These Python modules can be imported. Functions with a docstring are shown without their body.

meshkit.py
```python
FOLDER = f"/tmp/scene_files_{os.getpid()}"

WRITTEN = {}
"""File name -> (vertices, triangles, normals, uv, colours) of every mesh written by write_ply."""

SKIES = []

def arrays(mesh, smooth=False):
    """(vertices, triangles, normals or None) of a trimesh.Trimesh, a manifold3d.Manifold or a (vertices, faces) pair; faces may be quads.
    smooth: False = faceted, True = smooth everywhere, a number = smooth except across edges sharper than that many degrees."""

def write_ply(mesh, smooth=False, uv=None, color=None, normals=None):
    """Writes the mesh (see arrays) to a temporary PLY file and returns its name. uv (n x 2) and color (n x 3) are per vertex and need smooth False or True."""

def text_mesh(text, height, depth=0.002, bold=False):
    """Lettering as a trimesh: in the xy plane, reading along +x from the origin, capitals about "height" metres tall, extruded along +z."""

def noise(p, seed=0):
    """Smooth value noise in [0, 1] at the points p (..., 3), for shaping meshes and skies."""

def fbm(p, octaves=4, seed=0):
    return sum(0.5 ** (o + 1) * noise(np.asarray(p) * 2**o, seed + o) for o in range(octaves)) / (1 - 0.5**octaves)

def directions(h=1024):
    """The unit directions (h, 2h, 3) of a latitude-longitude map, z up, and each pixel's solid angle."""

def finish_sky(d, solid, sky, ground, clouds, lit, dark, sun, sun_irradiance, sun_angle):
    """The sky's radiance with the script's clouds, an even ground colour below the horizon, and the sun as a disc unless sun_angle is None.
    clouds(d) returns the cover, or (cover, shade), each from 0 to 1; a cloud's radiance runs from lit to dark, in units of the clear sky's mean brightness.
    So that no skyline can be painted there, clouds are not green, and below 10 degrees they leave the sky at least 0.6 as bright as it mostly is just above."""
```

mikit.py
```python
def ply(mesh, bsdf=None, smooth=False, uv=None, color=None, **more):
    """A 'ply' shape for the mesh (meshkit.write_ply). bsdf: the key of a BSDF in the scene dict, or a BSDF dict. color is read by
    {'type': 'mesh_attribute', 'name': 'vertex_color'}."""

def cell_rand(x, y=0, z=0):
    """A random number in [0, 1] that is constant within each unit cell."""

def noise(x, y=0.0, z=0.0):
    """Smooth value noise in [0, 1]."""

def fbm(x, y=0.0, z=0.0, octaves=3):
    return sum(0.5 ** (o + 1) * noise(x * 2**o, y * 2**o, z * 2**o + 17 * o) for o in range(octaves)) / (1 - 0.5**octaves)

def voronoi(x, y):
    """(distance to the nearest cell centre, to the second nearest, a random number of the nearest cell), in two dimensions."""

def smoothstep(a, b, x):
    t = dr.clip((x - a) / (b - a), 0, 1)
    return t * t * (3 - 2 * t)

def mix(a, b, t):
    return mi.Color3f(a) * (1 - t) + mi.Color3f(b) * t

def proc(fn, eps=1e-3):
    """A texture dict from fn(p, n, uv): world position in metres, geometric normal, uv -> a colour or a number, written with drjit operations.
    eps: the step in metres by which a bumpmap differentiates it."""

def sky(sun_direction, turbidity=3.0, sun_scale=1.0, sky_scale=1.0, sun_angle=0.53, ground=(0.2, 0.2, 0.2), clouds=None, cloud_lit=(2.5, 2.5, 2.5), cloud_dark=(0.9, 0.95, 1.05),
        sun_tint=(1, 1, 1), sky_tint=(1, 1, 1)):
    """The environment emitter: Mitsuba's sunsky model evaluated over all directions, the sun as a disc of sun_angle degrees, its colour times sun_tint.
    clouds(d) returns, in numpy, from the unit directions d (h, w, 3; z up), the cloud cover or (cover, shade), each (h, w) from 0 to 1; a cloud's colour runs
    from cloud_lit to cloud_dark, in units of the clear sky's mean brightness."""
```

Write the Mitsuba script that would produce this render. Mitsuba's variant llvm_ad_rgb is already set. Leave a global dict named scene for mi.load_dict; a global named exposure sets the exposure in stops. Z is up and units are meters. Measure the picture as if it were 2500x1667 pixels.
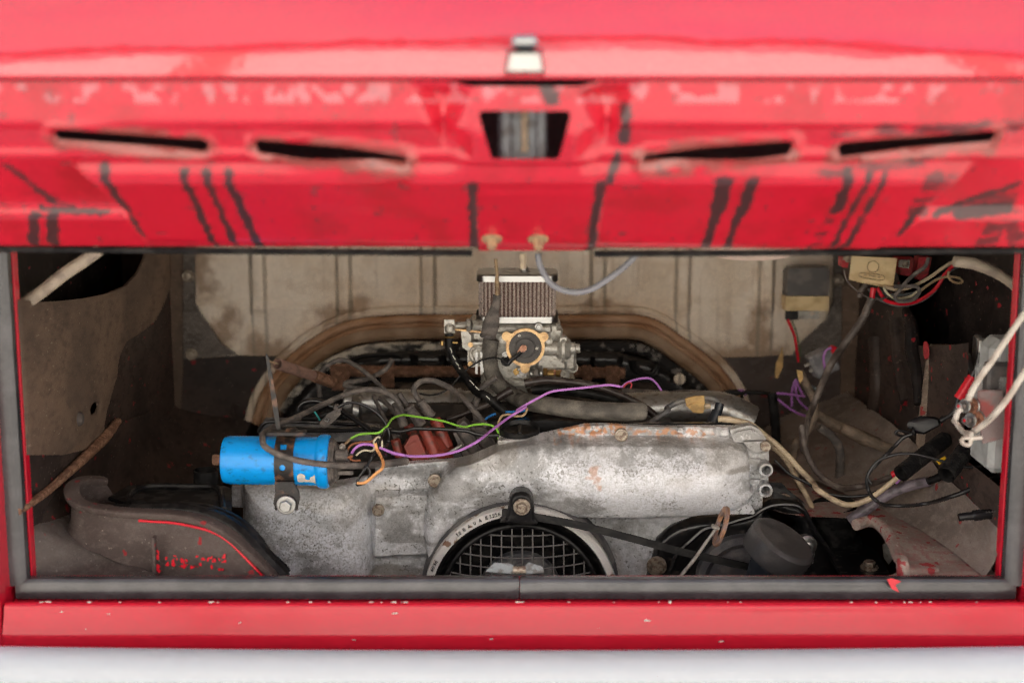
import math, random
import numpy as np, trimesh, shapely, shapely.affinity
import mitsuba as mi, drjit as dr
import mikit, meshkit
from mikit import noise, fbm, voronoi, smoothstep, mix
from shapely.geometry import Polygon, LineString, Point
from shapely.geometry import box as rect
from scipy.spatial import Delaunay

# ---------------------------------------------------------------- camera, light, exposure
T4 = mi.ScalarTransform4f
PH = math.radians(10)
scene = {'camera': dict(type='thinlens', fov=39.6, fov_axis='x', aperture_radius=0.0080, focus_distance=1.74, near_clip=0.02, far_clip=3000.0,
         to_world=T4().look_at(origin=[0, -1.46, 1.12], target=[0, -1.46 + math.cos(PH), 1.12 - math.sin(PH)], up=[0, 0, 1]))}
def clouds(d):
    q = d / np.maximum(d[..., 2:], .12)
    n = meshkit.fbm(np.stack([q[..., 0] * 1.1, q[..., 1] * 1.1, q[..., 0] * 0 + 3.0], -1), 5, 2)
    return np.clip((n - .34) * 3.4, 0, 1), np.clip((n - .5) * 1.2, 0, 1)
scene['sky'] = mikit.sky([0.2, 0.60, 0.75], turbidity=3, sun_tint=(.93, .98, 1.05), sky_tint=(.97, 1.0, 1.02), ground=(.25, .245, .235), clouds=clouds, cloud_lit=(1.35, 1.36, 1.4))
exposure = 2.95
labels = {}
rng = np.random.default_rng(5)

# ---------------------------------------------------------------- scene writing helpers
def numbered(key):
    if key not in scene and key not in labels: return key
    n = 1
    while f'{key}_{n:03d}' in scene or f'{key}_{n:03d}' in labels: n += 1
    return f'{key}_{n:03d}'
def thing(name, label, cat, group=None, kind=None):
    key = numbered(name)
    labels[key] = {'label': label, 'category': cat}
    if group: labels[key]['group'] = group
    return key
def part(parent, name, mesh, m, smooth=35, label=None, kind=None):
    key = numbered(parent + '__' + name)
    scene[key] = mikit.ply(mesh, m, smooth=smooth)
    if label or kind:
        labels[key] = {k: v for k, v in (('label', label), ('kind', kind)) if v}
    return key
def one(name, mesh, m, label, cat, group=None, smooth=35):
    key = numbered(name)
    scene[key] = mikit.ply(mesh, m, smooth=smooth)
    labels[key] = {'label': label, 'category': cat}
    if group: labels[key]['group'] = group
    return key
def struct(name, mesh, m, label, smooth=False):
    scene[name] = mikit.ply(mesh, m, smooth=smooth)
    labels[name] = {'label': label, 'kind': 'structure'}

# ---------------------------------------------------------------- mesh helpers
def cat(*ms):
    ms = [m for x in ms for m in (x if isinstance(x, list) else [x])]
    return trimesh.util.concatenate(ms)
def unit(v):
    v = np.asarray(v, float)
    return v / np.linalg.norm(v)
def frame(w):
    w = unit(w)
    a = np.array([0, 0, 1.0]) if abs(w[2]) < .9 else np.array([1.0, 0, 0])
    u = unit(np.cross(a, w))
    return u, np.cross(w, u), w
def spline(p, step):
    p = np.asarray(p, float)
    if len(p) < 3:
        n = max(2, int(np.linalg.norm(p[1] - p[0]) / step) + 1)
        t = np.linspace(0, 1, n)
        return p[0] + (p[1] - p[0]) * t[:, None], t
    q = np.vstack([2 * p[0] - p[1], p, 2 * p[-1] - p[-2]])
    out, ts = [], []
    for i in range(1, len(q) - 2):
        a, b, c, d = q[i - 1:i + 3]
        n = max(2, int(np.linalg.norm(c - b) / step) + 1)
        ta = np.linalg.norm(b - a) ** .5 + 1e-6; tb = np.linalg.norm(c - b) ** .5 + 1e-6; tc = np.linalg.norm(d - c) ** .5 + 1e-6
        m1 = tb * ((b - a) / ta - (c - a) / (ta + tb) + (c - b) / tb)
        m2 = tb * ((c - b) / tb - (d - b) / (tb + tc) + (d - c) / tc)
        for k in range(n):
            t = k / n
            out.append((2 * t**3 - 3 * t**2 + 1) * b + (t**3 - 2 * t**2 + t) * m1 + (3 * t**2 - 2 * t**3) * c + (t**3 - t**2) * m2)
            ts.append((i - 1 + t) / (len(p) - 1))
    out.append(p[-1]); ts.append(1.0)
    return np.array(out), np.array(ts)
def sweep(pts, sec, up=None, cap=True, closed=False):
    """sec(i) -> (n,2) section at point i of the polyline, placed in a frame carried along it."""
    p = np.asarray(pts, float); N = len(p)
    t = np.gradient(p, axis=0)
    if closed: t = np.roll(p, -1, 0) - np.roll(p, 1, 0)
    t /= np.linalg.norm(t, axis=1, keepdims=True) + 1e-12
    a = np.asarray(up if up is not None else ([0, 0, 1] if abs(t[0][2]) < .85 else [0, 1, 0]), float)
    V = []
    for i in range(N):
        u = unit(np.cross(a, t[i])); w = np.cross(t[i], u)
        if up is None: a = w
        s = sec(i)
        V.append(p[i] + s[:, :1] * u + s[:, 1:] * w)
    n = len(V[0]); V = np.vstack(V)
    F = []
    for i in range(N if closed else N - 1):
        j = (i + 1) % N
        for k in range(n):
            l = (k + 1) % n
            F += [[i * n + k, i * n + l, j * n + l], [i * n + k, j * n + l, j * n + k]]
    if cap and not closed:
        c0, c1 = len(V), len(V) + 1
        V = np.vstack([V, V[:n].mean(0), V[(N - 1) * n:N * n].mean(0)])
        for k in range(n):
            l = (k + 1) % n
            F += [[c0, l, k], [c1, (N - 1) * n + k, (N - 1) * n + l]]
    return trimesh.Trimesh(V, F, process=False)
def tube(p, r, n=10, step=None, flat=1.0, wob=0.0, up=None, seed=0, closed=False):
    rr = np.atleast_1d(np.asarray(r, float))
    q, t = spline(p, step or max(.0025, 1.2 * rr.max()))
    if closed: q, t = q[:-1], t[:-1]
    R = np.interp(t, np.linspace(0, 1, len(rr)), rr) if len(rr) > 1 else np.full(len(q), rr[0])
    if wob: q = q + (meshkit.fbm(np.stack([q[:, 0], q[:, 1], q[:, 2]], 1) * 25 + seed, 2)[:, None] - .5) * wob * np.array([[1, .3, 1]])
    ang = np.arange(n) * 2 * np.pi / n
    c = np.stack([np.cos(ang), np.sin(ang) * flat], 1)
    return sweep(q, lambda i: c * R[i], up=up, closed=closed)
def lathe(prof, o, axis, n=32, phase=0.0):
    u, v, w = frame(axis)
    ang = np.arange(n) * 2 * np.pi / n + phase
    d = np.cos(ang)[:, None] * u + np.sin(ang)[:, None] * v
    V = np.vstack([np.asarray(o, float) + r * d + h * w for r, h in prof]); F = []
    for i in range(len(prof) - 1):
        for k in range(n):
            l = (k + 1) % n
            F += [[i * n + k, i * n + l, (i + 1) * n + l], [i * n + k, (i + 1) * n + l, (i + 1) * n + k]]
    return trimesh.Trimesh(V, F, process=False)
def cyl(a, b, r, n=24, r2=None, c=None):
    a, b = np.asarray(a, float), np.asarray(b, float); L = np.linalg.norm(b - a)
    r2 = r if r2 is None else r2
    c = min(r, r2) * .12 if c is None else c
    return lathe([(0, 0), (r - c, 0), (r, c), (r2, L - c), (r2 - c, L), (0, L)], a, b - a, n)
def pipe(a, b, r, ri, n=24):
    a, b = np.asarray(a, float), np.asarray(b, float); L = np.linalg.norm(b - a); c = (r - ri) * .3
    return lathe([(ri, L), (ri, 0), (ri + c, 0), (r, c), (r, L - c), (r - c, L), (ri, L)], a, b - a, n)
def ring(o, axis, R, r, n=40, m=10):
    u, v, w = frame(axis); ang = np.linspace(0, 2 * np.pi, n + 1)
    p = np.asarray(o, float) + R * (np.cos(ang)[:, None] * u + np.sin(ang)[:, None] * v)
    b = np.arange(m) * 2 * np.pi / m
    c = np.stack([np.cos(b), np.sin(b)], 1) * r
    return sweep(p[:-1], lambda i: c, up=w, closed=True)
def bx(c, size, b=.0008, ax=None):
    """A box with chamfered edges; ax: its x, y (z) axes."""
    s = np.asarray(size, float) / 2; b = min(b, s.min() * .8); P = []
    for sx in (-1, 1):
        for sy in (-1, 1):
            for sz in (-1, 1):
                q = np.array([sx, sy, sz]) * s
                for k in range(3):
                    e = q.copy()
                    for j in range(3):
                        if j != k: e[j] -= np.sign(e[j]) * b
                    P.append(e)
    m = trimesh.convex.convex_hull(np.array(P))
    if ax is not None:
        x = unit(ax[0]); y = np.asarray(ax[1], float); y = unit(y - x * (x @ y)); z = np.cross(x, y)
        m.vertices = m.vertices @ np.array([x, y, z])
    m.apply_translation(c)
    return m
def hull(P): return trimesh.convex.convex_hull(np.asarray(P, float))
def extr(poly, o, u, v, h0, h1):
    """Extrudes a 2D polygon (u, v) from h0 to h1 along u x v."""
    u, v = unit(u), unit(v); w = np.cross(u, v)
    polys = [poly] if poly.geom_type == 'Polygon' else list(poly.geoms)
    m = cat([trimesh.creation.extrude_polygon(g, h1 - h0, engine='earcut') for g in polys])
    q = m.vertices
    m.vertices = np.asarray(o, float) + q[:, :1] * u + q[:, 1:2] * v + (q[:, 2:] + h0) * w
    return m
def sheet(P, t=.0015, holes=(), bev=0.0):
    """A flat plate of thickness t over a planar 3D outline."""
    P = np.asarray(P, float); c = P.mean(0)
    w = np.linalg.svd(P - c)[2][2]
    if w @ (np.array([0, -1.46, 1.12]) - c) < 0: w = -w
    u, v, w = frame(w)
    poly = Polygon([((p - c) @ u, (p - c) @ v) for p in P]).buffer(0)
    for h in holes: poly = poly.difference(Polygon([((p - c) @ u, (p - c) @ v) for p in np.asarray(h, float)]))
    if bev:
        return cat(extr(poly, c, u, v, -t, -bev), extr(poly.buffer(-bev, join_style=2), c, u, v, -bev, 0))
    return extr(poly, c, u, v, -t, 0)
def xz(P): return [(p[0], p[2]) for p in P]
def smooth_poly(P, step=.002):
    """Closed outline rounded by a spline through the points."""
    P = [np.asarray(p, float) for p in P]
    q = spline(np.array([np.append(p, 0)[:3] if len(p) == 2 else p for p in P + [P[0]]]), step)[0]
    return Polygon(q[:, :2]).buffer(0)
def relief(poly, hf, d, to3, skirt=0.0):
    """A sheet over a 2D outline, raised by hf(u, v, distance to the edge), with a skirt that gives it depth."""
    if not isinstance(poly, Polygon): poly = Polygon(poly)
    rings = []
    for r in [poly.exterior] + list(poly.interiors):
        c = np.array(r.segmentize(d).coords)[:-1]
        rings.append(c)
    x0, y0, x1, y1 = poly.bounds
    g = np.stack(np.meshgrid(np.arange(x0 + d / 2, x1, d), np.arange(y0 + d / 2, y1, d)), -1).reshape(-1, 2)
    g = g + np.stack([(np.round((g[:, 1] - y0) / d) % 2) * d * .45, g[:, 0] * 0], 1)
    inner = poly.buffer(-.55 * d)
    g = g[shapely.contains_xy(inner, g[:, 0], g[:, 1])]
    P = np.vstack(rings + [g])
    tri = Delaunay(P).simplices
    cen = P[tri].mean(1)
    tri = tri[shapely.contains_xy(poly, cen[:, 0], cen[:, 1])]
    e1, e2 = P[tri[:, 1]] - P[tri[:, 0]], P[tri[:, 2]] - P[tri[:, 0]]
    cr = e1[:, 0] * e2[:, 1] - e1[:, 1] * e2[:, 0]
    tri[cr < 0] = tri[cr < 0][:, ::-1]
    dist = shapely.distance(shapely.points(P), poly.boundary)
    h = np.asarray(hf(P[:, 0], P[:, 1], dist), float) * np.ones(len(P))
    V = [to3(P[:, 0], P[:, 1], h)]; F = [tri]
    if skirt:
        at, base = 0, len(P)
        for c in rings:
            n = len(c); k = np.arange(n); l = (k + 1) % n
            V += [to3(c[:, 0], c[:, 1], h[at:at + n]), to3(c[:, 0], c[:, 1], h[at:at + n] * 0 - skirt)]
            F.append(np.vstack([np.stack([base + k, base + l, base + n + l], 1), np.stack([base + k, base + n + l, base + n + k], 1)]))
            at += n; base += 2 * n
    return trimesh.Trimesh(np.vstack(V), np.vstack(F), process=False)
def sd(poly, u, v):
    """Distance inside a polygon (negative outside)."""
    p = shapely.points(u, v)
    return np.where(shapely.contains_xy(poly, u, v), 1, -1) * shapely.distance(p, poly.boundary)
def quarter(d, w): return np.sqrt(np.clip(1 - (1 - np.clip(d / w, 0, 1)) ** 2, 0, 1))
def sst(a, b, x):
    t = np.clip((x - a) / (b - a), 0, 1)
    return t * t * (3 - 2 * t)
def hexbolt(c, axis, r, h=None, m='bolt_steel', washer=True):
    h = h or r * .9; a = unit(axis); c = np.asarray(c, float)
    ms = [lathe([(r, 0), (r, h * .8), (r * .86, h), (0, h)], c + a * (r * .25 if washer else 0), a, 6, .3)]
    if washer: ms.append(lathe([(r * 1.5, 0), (r * 1.5, r * .2), (r * 1.4, r * .28), (0, r * .28)], c, a, 24))
    return cat(ms)
def slotscrew(c, axis, r, ang=.6, h=None):
    """A cheese-head screw whose slot is a real groove."""
    a = unit(axis); u, v, w = frame(a); h = h or r * .5
    disc = Point(0, 0).buffer(r, 24)
    slot = shapely.affinity.rotate(rect(-2 * r, -.12 * r, 2 * r, .12 * r), math.degrees(ang), origin=(0, 0))
    return cat(extr(disc, c, u, v, 0, h * .5), extr(disc.difference(slot), c, u, v, h * .5, h * .92), extr(disc.buffer(-.08 * r).difference(slot), c, u, v, h * .92, h))
def resamp(p, d):
    L = LineString(p)
    return np.array([L.interpolate(s).coords[0] for s in np.linspace(0, L.length, max(3, int(L.length / d)))])

# ---------------------------------------------------------------- materials
def mat(key, d):
    scene[key] = {'type': 'twosided', 'bsdf': d}
def pri(col, rough=.5, metal=0.0, bump=None, **k):
    d = {'type': 'principled', 'roughness': rough, 'metallic': metal, **k}
    d['base_color'] = {'type': 'rgb', 'value': list(col)} if not isinstance(col, dict) else col
    if bump is not None:
        fn, amp = bump
        d = {'type': 'bumpmap', 'arbitrary': mikit.proc(fn, eps=6e-4), 'scale': amp, 'bsdf': d}
    return d
def dusty(base, dust, sc=120., lo=.42, hi=.68, fine=.25, seed=0.0):
    """Base colour with dirt and dust lying on it in uneven patches and grains."""
    def f(p, n, uv):
        t = smoothstep(lo, hi, fbm(p.x * sc + seed, p.y * sc, p.z * sc, 4))
        g = noise(p.x * 1400 + seed, p.y * 1400, p.z * 1400)
        return mix(base, dust, t) * (1 - fine + 2 * fine * g)
    return mikit.proc(f)
def two(base, dust, rough=.5, metal=0.0, sc=120., lo=.42, hi=.68, fine=.25, seed=0.0, **k):
    return pri(dusty(base, dust, sc, lo, hi, fine, seed), rough, metal, **k)
def grainbump(p, n, uv): return fbm(p.x * 500, p.y * 500, p.z * 500, 3)
def peel(p, n, uv): return fbm(p.x * 160, p.y * 160, p.z * 160, 2)

RED = (.55, .010, .030)
mat('red_paint', pri(RED, .05, clearcoat=1.0, clearcoat_gloss=.98, eta=1.95, bump=(peel, .00006)))
mat('red_body', pri(RED, .16, specular=.45, clearcoat=.3, bump=(peel, .00005)))
mat('white_paint', pri((.47, .505, .54), .3, clearcoat=.6))
mat('seal_rubber', two((.032, .032, .036), (.060, .059, .065), .24, sc=40, lo=.35, hi=.85, fine=.12, specular=.8))
mat('black_rubber', two((.006, .006, .0065), (.022, .021, .020), .45, sc=90, fine=.15, specular=.2))
mat('hose_rubber', two((.085, .078, .070), (.20, .182, .155), .7, sc=75, lo=.3, hi=.8, fine=.3, specular=.2))
mat('lead_rubber', two((.085, .076, .071), (.18, .155, .138), .6, sc=110, lo=.38, hi=.75, fine=.2, specular=.2))
mat('brown_sleeve', two((.028, .020, .018), (.07, .055, .048), .35, sc=80, fine=.12))
mat('grey_cable', pri((.22, .22, .24), .4))
mat('black_wire', pri((.012, .012, .013), .3))
mat('black_plastic', two((.010, .010, .011), (.026, .025, .024), .33, sc=90, fine=.15, specular=.2))
mat('black_tin', two((.006, .006, .007), (.045, .038, .033), .20, sc=110, lo=.55, hi=.9, fine=.2, clearcoat=.6))
mat('oily_metal', two((.028, .024, .022), (.06, .05, .043), .5, sc=60, fine=.2, specular=.2))
mat('chrome', pri((.40, .40, .39), .26, 1.0))
mat('zinc', two((.42, .42, .41), (.26, .24, .21), .34, .85, sc=200, lo=.45, hi=.8, fine=.12))
mat('cast_zinc', two((.52, .505, .46), (.30, .27, .22), .45, .5, sc=230, lo=.45, hi=.8, fine=.15))
mat('pale_plate', two((.42, .40, .36), (.28, .25, .21), .5, .3, sc=140, lo=.45, hi=.8, fine=.12))
mat('gold_metal', two((.62, .42, .21), (.45, .28, .14), .35, .6, sc=160, fine=.1))
mat('brass', pri((.40, .26, .10), .32, .9))
mat('bolt_steel', two((.36, .31, .25), (.18, .13, .10), .45, .6, sc=300, fine=.2))
mat('rusty_steel', two((.16, .085, .055), (.30, .17, .11), .75, .1, sc=160, fine=.3, specular=.2))
mat('brown_paint', two((.115, .06, .045), (.20, .12, .09), .6, sc=100, fine=.2, specular=.2))
mat('rust_seal', two((.36, .185, .095), (.52, .33, .21), .42, sc=30, lo=.3, hi=.8, fine=.12, specular=.2))
mat('blue_paint', two((.001, .31, .82), (.02, .14, .36), .20, sc=130, lo=.60, hi=.85, fine=.05, clearcoat=.8, specular=.35))
mat('cap_red', two((.25, .042, .028), (.11, .045, .035), .42, sc=110, lo=.5, hi=.75, fine=.12))
mat('cream_plastic', two((.66, .50, .27), (.50, .35, .16), .45, sc=60, lo=.45, hi=.8, fine=.06))
mat('cream_hose', two((.50, .40, .27), (.30, .23, .16), .5, sc=130, lo=.45, hi=.8, fine=.12))
mat('beige_rod', two((.46, .38, .29), (.30, .24, .19), .5, sc=80, lo=.4, hi=.75, fine=.12))
mat('masking_tape', two((.55, .36, .14), (.40, .25, .10), .7, sc=150, fine=.12))
mat('purple_wire', pri((.42, .17, .50), .4))
mat('green_wire', pri((.22, .50, .05), .4))
mat('orange_wire', pri((.70, .34, .13), .45))
mat('brown_wire', pri((.24, .08, .03), .45))
mat('red_plastic', pri((.60, .01, .025), .35))
mat('dull_red', two((.42, .03, .04), (.25, .04, .035), .45, sc=120, fine=.15))
mat('tan_wire', two((.36, .25, .14), (.22, .15, .09), .5, sc=200, fine=.12))
mat('ivory_wire', pri((.50, .46, .33), .5))
mat('teal_wire', pri((.03, .30, .30), .45))
mat('blue_wire', pri((.01, .20, .55), .4))
mat('yellow_plastic', pri((.70, .42, .02), .45))
mat('print_ink', pri((.02, .02, .02), .7))
mat('milky_plastic', two((.42, .44, .43), (.30, .31, .30), .4, sc=50, fine=.05))
mat('sleeve_grey', two((.20, .17, .20), (.10, .085, .095), .4, sc=90, fine=.12))
mat('paper_label', pri((.55, .53, .48), .8))

# ---------------------------------------------------------------- materials with marks of their own
def segdist(px, pz, s):
    x0, z0, x1, z1 = s[:4]
    dx, dz = x1 - x0, z1 - z0; L2 = dx * dx + dz * dz + 1e-12
    t = dr.clip(((px - x0) * dx + (pz - z0) * dz) / L2, 0, 1)
    return dr.sqrt(dr.square(px - x0 - t * dx) + dr.square(pz - z0 - t * dz))
STREAKS = [(a[0], a[2], b[0], b[2], w) for a, b, w in (
    ((-.3359,-.2871,1.0579), (-.3366,-.1629,.992), .0048), ((-.2709,-.2829,1.055), (-.2752,-.1355,.976), .0042), ((-.2526,-.2808,1.054), (-.2555,-.1418,.9797), .0042), ((-.2351,-.2787,1.053), (-.2344,-.1355,.976), .0052),
    ((-.4202,-.286,1.0569), (-.4072,-.2218,1.0243), .0042), ((-.0331,-.2555,1.0416), (-.0353,-.1238,.9685), .0055), ((.0738,-.2555,1.0416), (.073,-.1225,.9674), .0055), ((.089,-.3277,1.1059), (.0909,-.3117,1.08), .0055), ((.0866,-.2973,1.0672), (.082,-.2639,1.0458), .0045),
    ((.1766,-.2597,1.0437), (.1782,-.2134,1.0199), .0095), ((.1782,-.2134,1.0199), (.1798,-.1238,.9685), .0058), ((.2004,-.2597,1.0437), (.2004,-.2008,1.0131), .0072), ((.1992,-.1966,1.0108), (.1991,-.125,.9697), .0046), ((.2774,-.2808,1.054), (.2831,-.2092,1.0176), .0062), ((.2819,-.2218,1.0243), (.2792,-.1292,.9722), .0070),
    ((.2956,-.2766,1.0519), (.2966,-.1292,.9722), .0036), ((.3086,-.2766,1.0519), (.3098,-.1418,.9797), .0038), ((.2966,-.1292,.9722), (.3098,-.1418,.9797), .0036), ((.3518,-.2639,1.0458), (.3539,-.2092,1.0176), .0115), ((.3655,-.2724,1.0499), (.3661,-.2008,1.0131), .007), ((.3545,-.2134,1.0199), (.3522,-.1629,.992), .0052),
    ((-.4249,-.1966,1.0108), (-.4427,-.1461,.9822), .006), ((-.4087,-.1987,1.0119), (-.4251,-.1461,.9822), .0065), ((-.4182,-.2071,1.0165), (-.3607,-.2008,1.0131), .0034), ((-.4072,-.2218,1.0243), (-.3889,-.2029,1.0142), .0061), ((.4363,-.1882,1.0062), (.4409,-.1376,.9773), .013), ((.4483,-.1924,1.0085), (.4778,-.1376,.9773), .013),
    ((.379,-.1966,1.0108), (.4336,-.2513,1.0395), .004), ((.4008,-.2008,1.0131), (.44,-.2092,1.0176), .009), ((.414,-.2176,1.0221), (.4352,-.2218,1.0243), .012), ((.2523,-.2766,1.0519), (.3374,-.2922,1.0626), .0056), ((.2591,-.3199,1.0871), (.4047,-.3234,1.0931), .0061), ((.0254,-.3348,1.1269), (.0315,-.3306,1.1144), .008))]
SMEAR = (.0056, .0061, .0115, .007, .013, .012)
def slotline(a, b): return (a[0], a[2], b[0], b[2])
SLOTS = [slotline((-.3619,-.3138,1.0817), (-.2504,-.3043,1.0734)), slotline((-.2032,-.3035,1.0727), (-.0892,-.2922,1.0626)), slotline((.11,-.2928,1.0631), (.2224,-.3025,1.0718)), slotline((.2692,-.3014,1.0709), (.3832,-.3117,1.08))]
def lid_colour(p, n, uv):
    w1 = (noise(p.x * 210, p.z * 210, 3.0) - .5) * .0035 + (noise(p.x * 700, p.z * 700, 5.0) - .5) * .0016
    grain = fbm(p.x * 60, p.z * 260, 2.0, 4)
    m = mi.Float(0)
    for s in STREAKS:
        m = dr.maximum(m, smoothstep(.0014, -.0010, segdist(p.x, p.z, s) - s[4] * .74 + w1) * (smoothstep(.36, .60, grain) * .8 if s[4] in SMEAR else 1.0))
    g = mi.Float(9)
    for s in SLOTS: g = dr.minimum(g, segdist(p.x, p.z, s))
    c = mix(RED, (.40, .012, .02), smoothstep(.45, .75, fbm(p.x * 30, p.z * 40, 2.0)) * .6)
    grime = smoothstep(.015, .006, g + (noise(p.x * 90, p.z * 160) - .5) * .012)
    c = mix(c, (.16, .10, .07), grime * .6)
    pale_flecks = smoothstep(.56, .62, fbm(p.x * 110, p.z * 90, 9.0, 5)) * smoothstep(1.1085, 1.1125, p.z) * smoothstep(1.1262, 1.1240, p.z)  # pale patches in a band along the upper lip
    c = mix(c, (.62, .48, .52), pale_flecks * .28)
    chips = smoothstep(.90, .94, noise(p.x * 150, p.z * 150, 4.0))
    c = mix(c, (.10, .05, .05), chips * .5)
    return mix(c, (.028, .024, .025), m * .93)
mat('lid_inner_red', pri(mikit.proc(lid_colour), .22, clearcoat=.6, clearcoat_gloss=.9, specular=.7))

def alloy_colour(p, n, uv):
    x, z = p.x, p.z
    X, Z = .8 * p.x + .6 * p.z, -.6 * p.x + .8 * p.z
    a = fbm(x * 28, z * 34, p.y * 20, 4)
    b = fbm(X * 170, Z * 190, p.y * 150, 4)
    s = noise(x * 900, z * 900, p.y * 900); f = fbm(X * 520, Z * 520, p.y * 400, 3)
    t = noise(x * 420, z * 420, 7.0)
    c = mix((.35, .358, .365), (.56, .575, .59), smoothstep(.3, .7, a))
    oxide = smoothstep(.40, .62, b * .35 + a * .4 + f * .25)
    c = mix(c, (.74, .755, .79), oxide * .75)
    c = mix(c, (.86, .87, .90), smoothstep(.56, .74, b * .5 + f * .5) * .6)
    c = mix(c, (.10, .098, .09), smoothstep(.60, .72, noise(X * 520, Z * 420, 7.0) * .55 + (1 - b) * .3 + .3 * (fbm(x * 16 + 2.2, z * 22, 8.0, 3) - .45)) * .75)
    c = mix(c, (.15, .145, .135), smoothstep(.56, .68, fbm(x * 18 + 5.5, z * 42, 3.0, 4)) * .6)
    dk = mi.Float(9)
    for q in DARKB: dk = dr.minimum(dk, segdist(x, z, q))
    c = mix(c, (.17, .17, .17), smoothstep(.011, .001, dk + (fbm(X * 90, Z * 90, 4.4, 4) - .5) * .022) * .85)
    ox = mi.Float(9)
    for q in OXIDE: ox = dr.minimum(ox, segdist(x, z, q))
    c = mix(c, (.80, .82, .87), smoothstep(.030, .004, ox + (fbm(X * 70, Z * 70, 3.7, 5) - .5) * .060) * smoothstep(.30, .62, f) * .8)
    tan = smoothstep(.50, .62, fbm(x * 14 + 3.3, z * 16, 1.0, 3))
    c = mix(c, (.27, .235, .18), tan * .3)
    # the rust run under the top flange and the small rust mark on the duct, as they lie on the casting
    d1 = segdist(x, z, RUST1); d2 = segdist(x, z, RUST2); d3 = segdist(x, z, RUST3)
    rn = (fbm(x * 150, z * 150, 2.2) - .5)
    sp = smoothstep(.36, .58, fbm(X * 260, Z * 260, 5.2, 3))
    r = sp * (.95 * smoothstep(.0095, .003, d1 + rn * .020) + .85 * smoothstep(.0055, .001, d3 + rn * .016)) + .6 * smoothstep(.006, .001, d2 + rn * .026)
    c = mix(c, mix((.66, .27, .08), (.42, .18, .08), s), dr.clip(r, 0, 1) * .85)
    return c * (.85 + .3 * s)
def seg(a, b): return (a[0], a[2], b[0], b[2])
OXIDE = [seg((-.3051,.215,.6207), (-.266,.215,.5869)), seg((-.275,.215,.6233), (-.2002,.215,.613)), seg((-.2662,.215,.5765), (-.1962,.215,.5608)), seg((.0495,.205,.6673), (.2229,.205,.6622)), seg((.1142,.205,.6366), (.2536,.205,.6237))]
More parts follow.
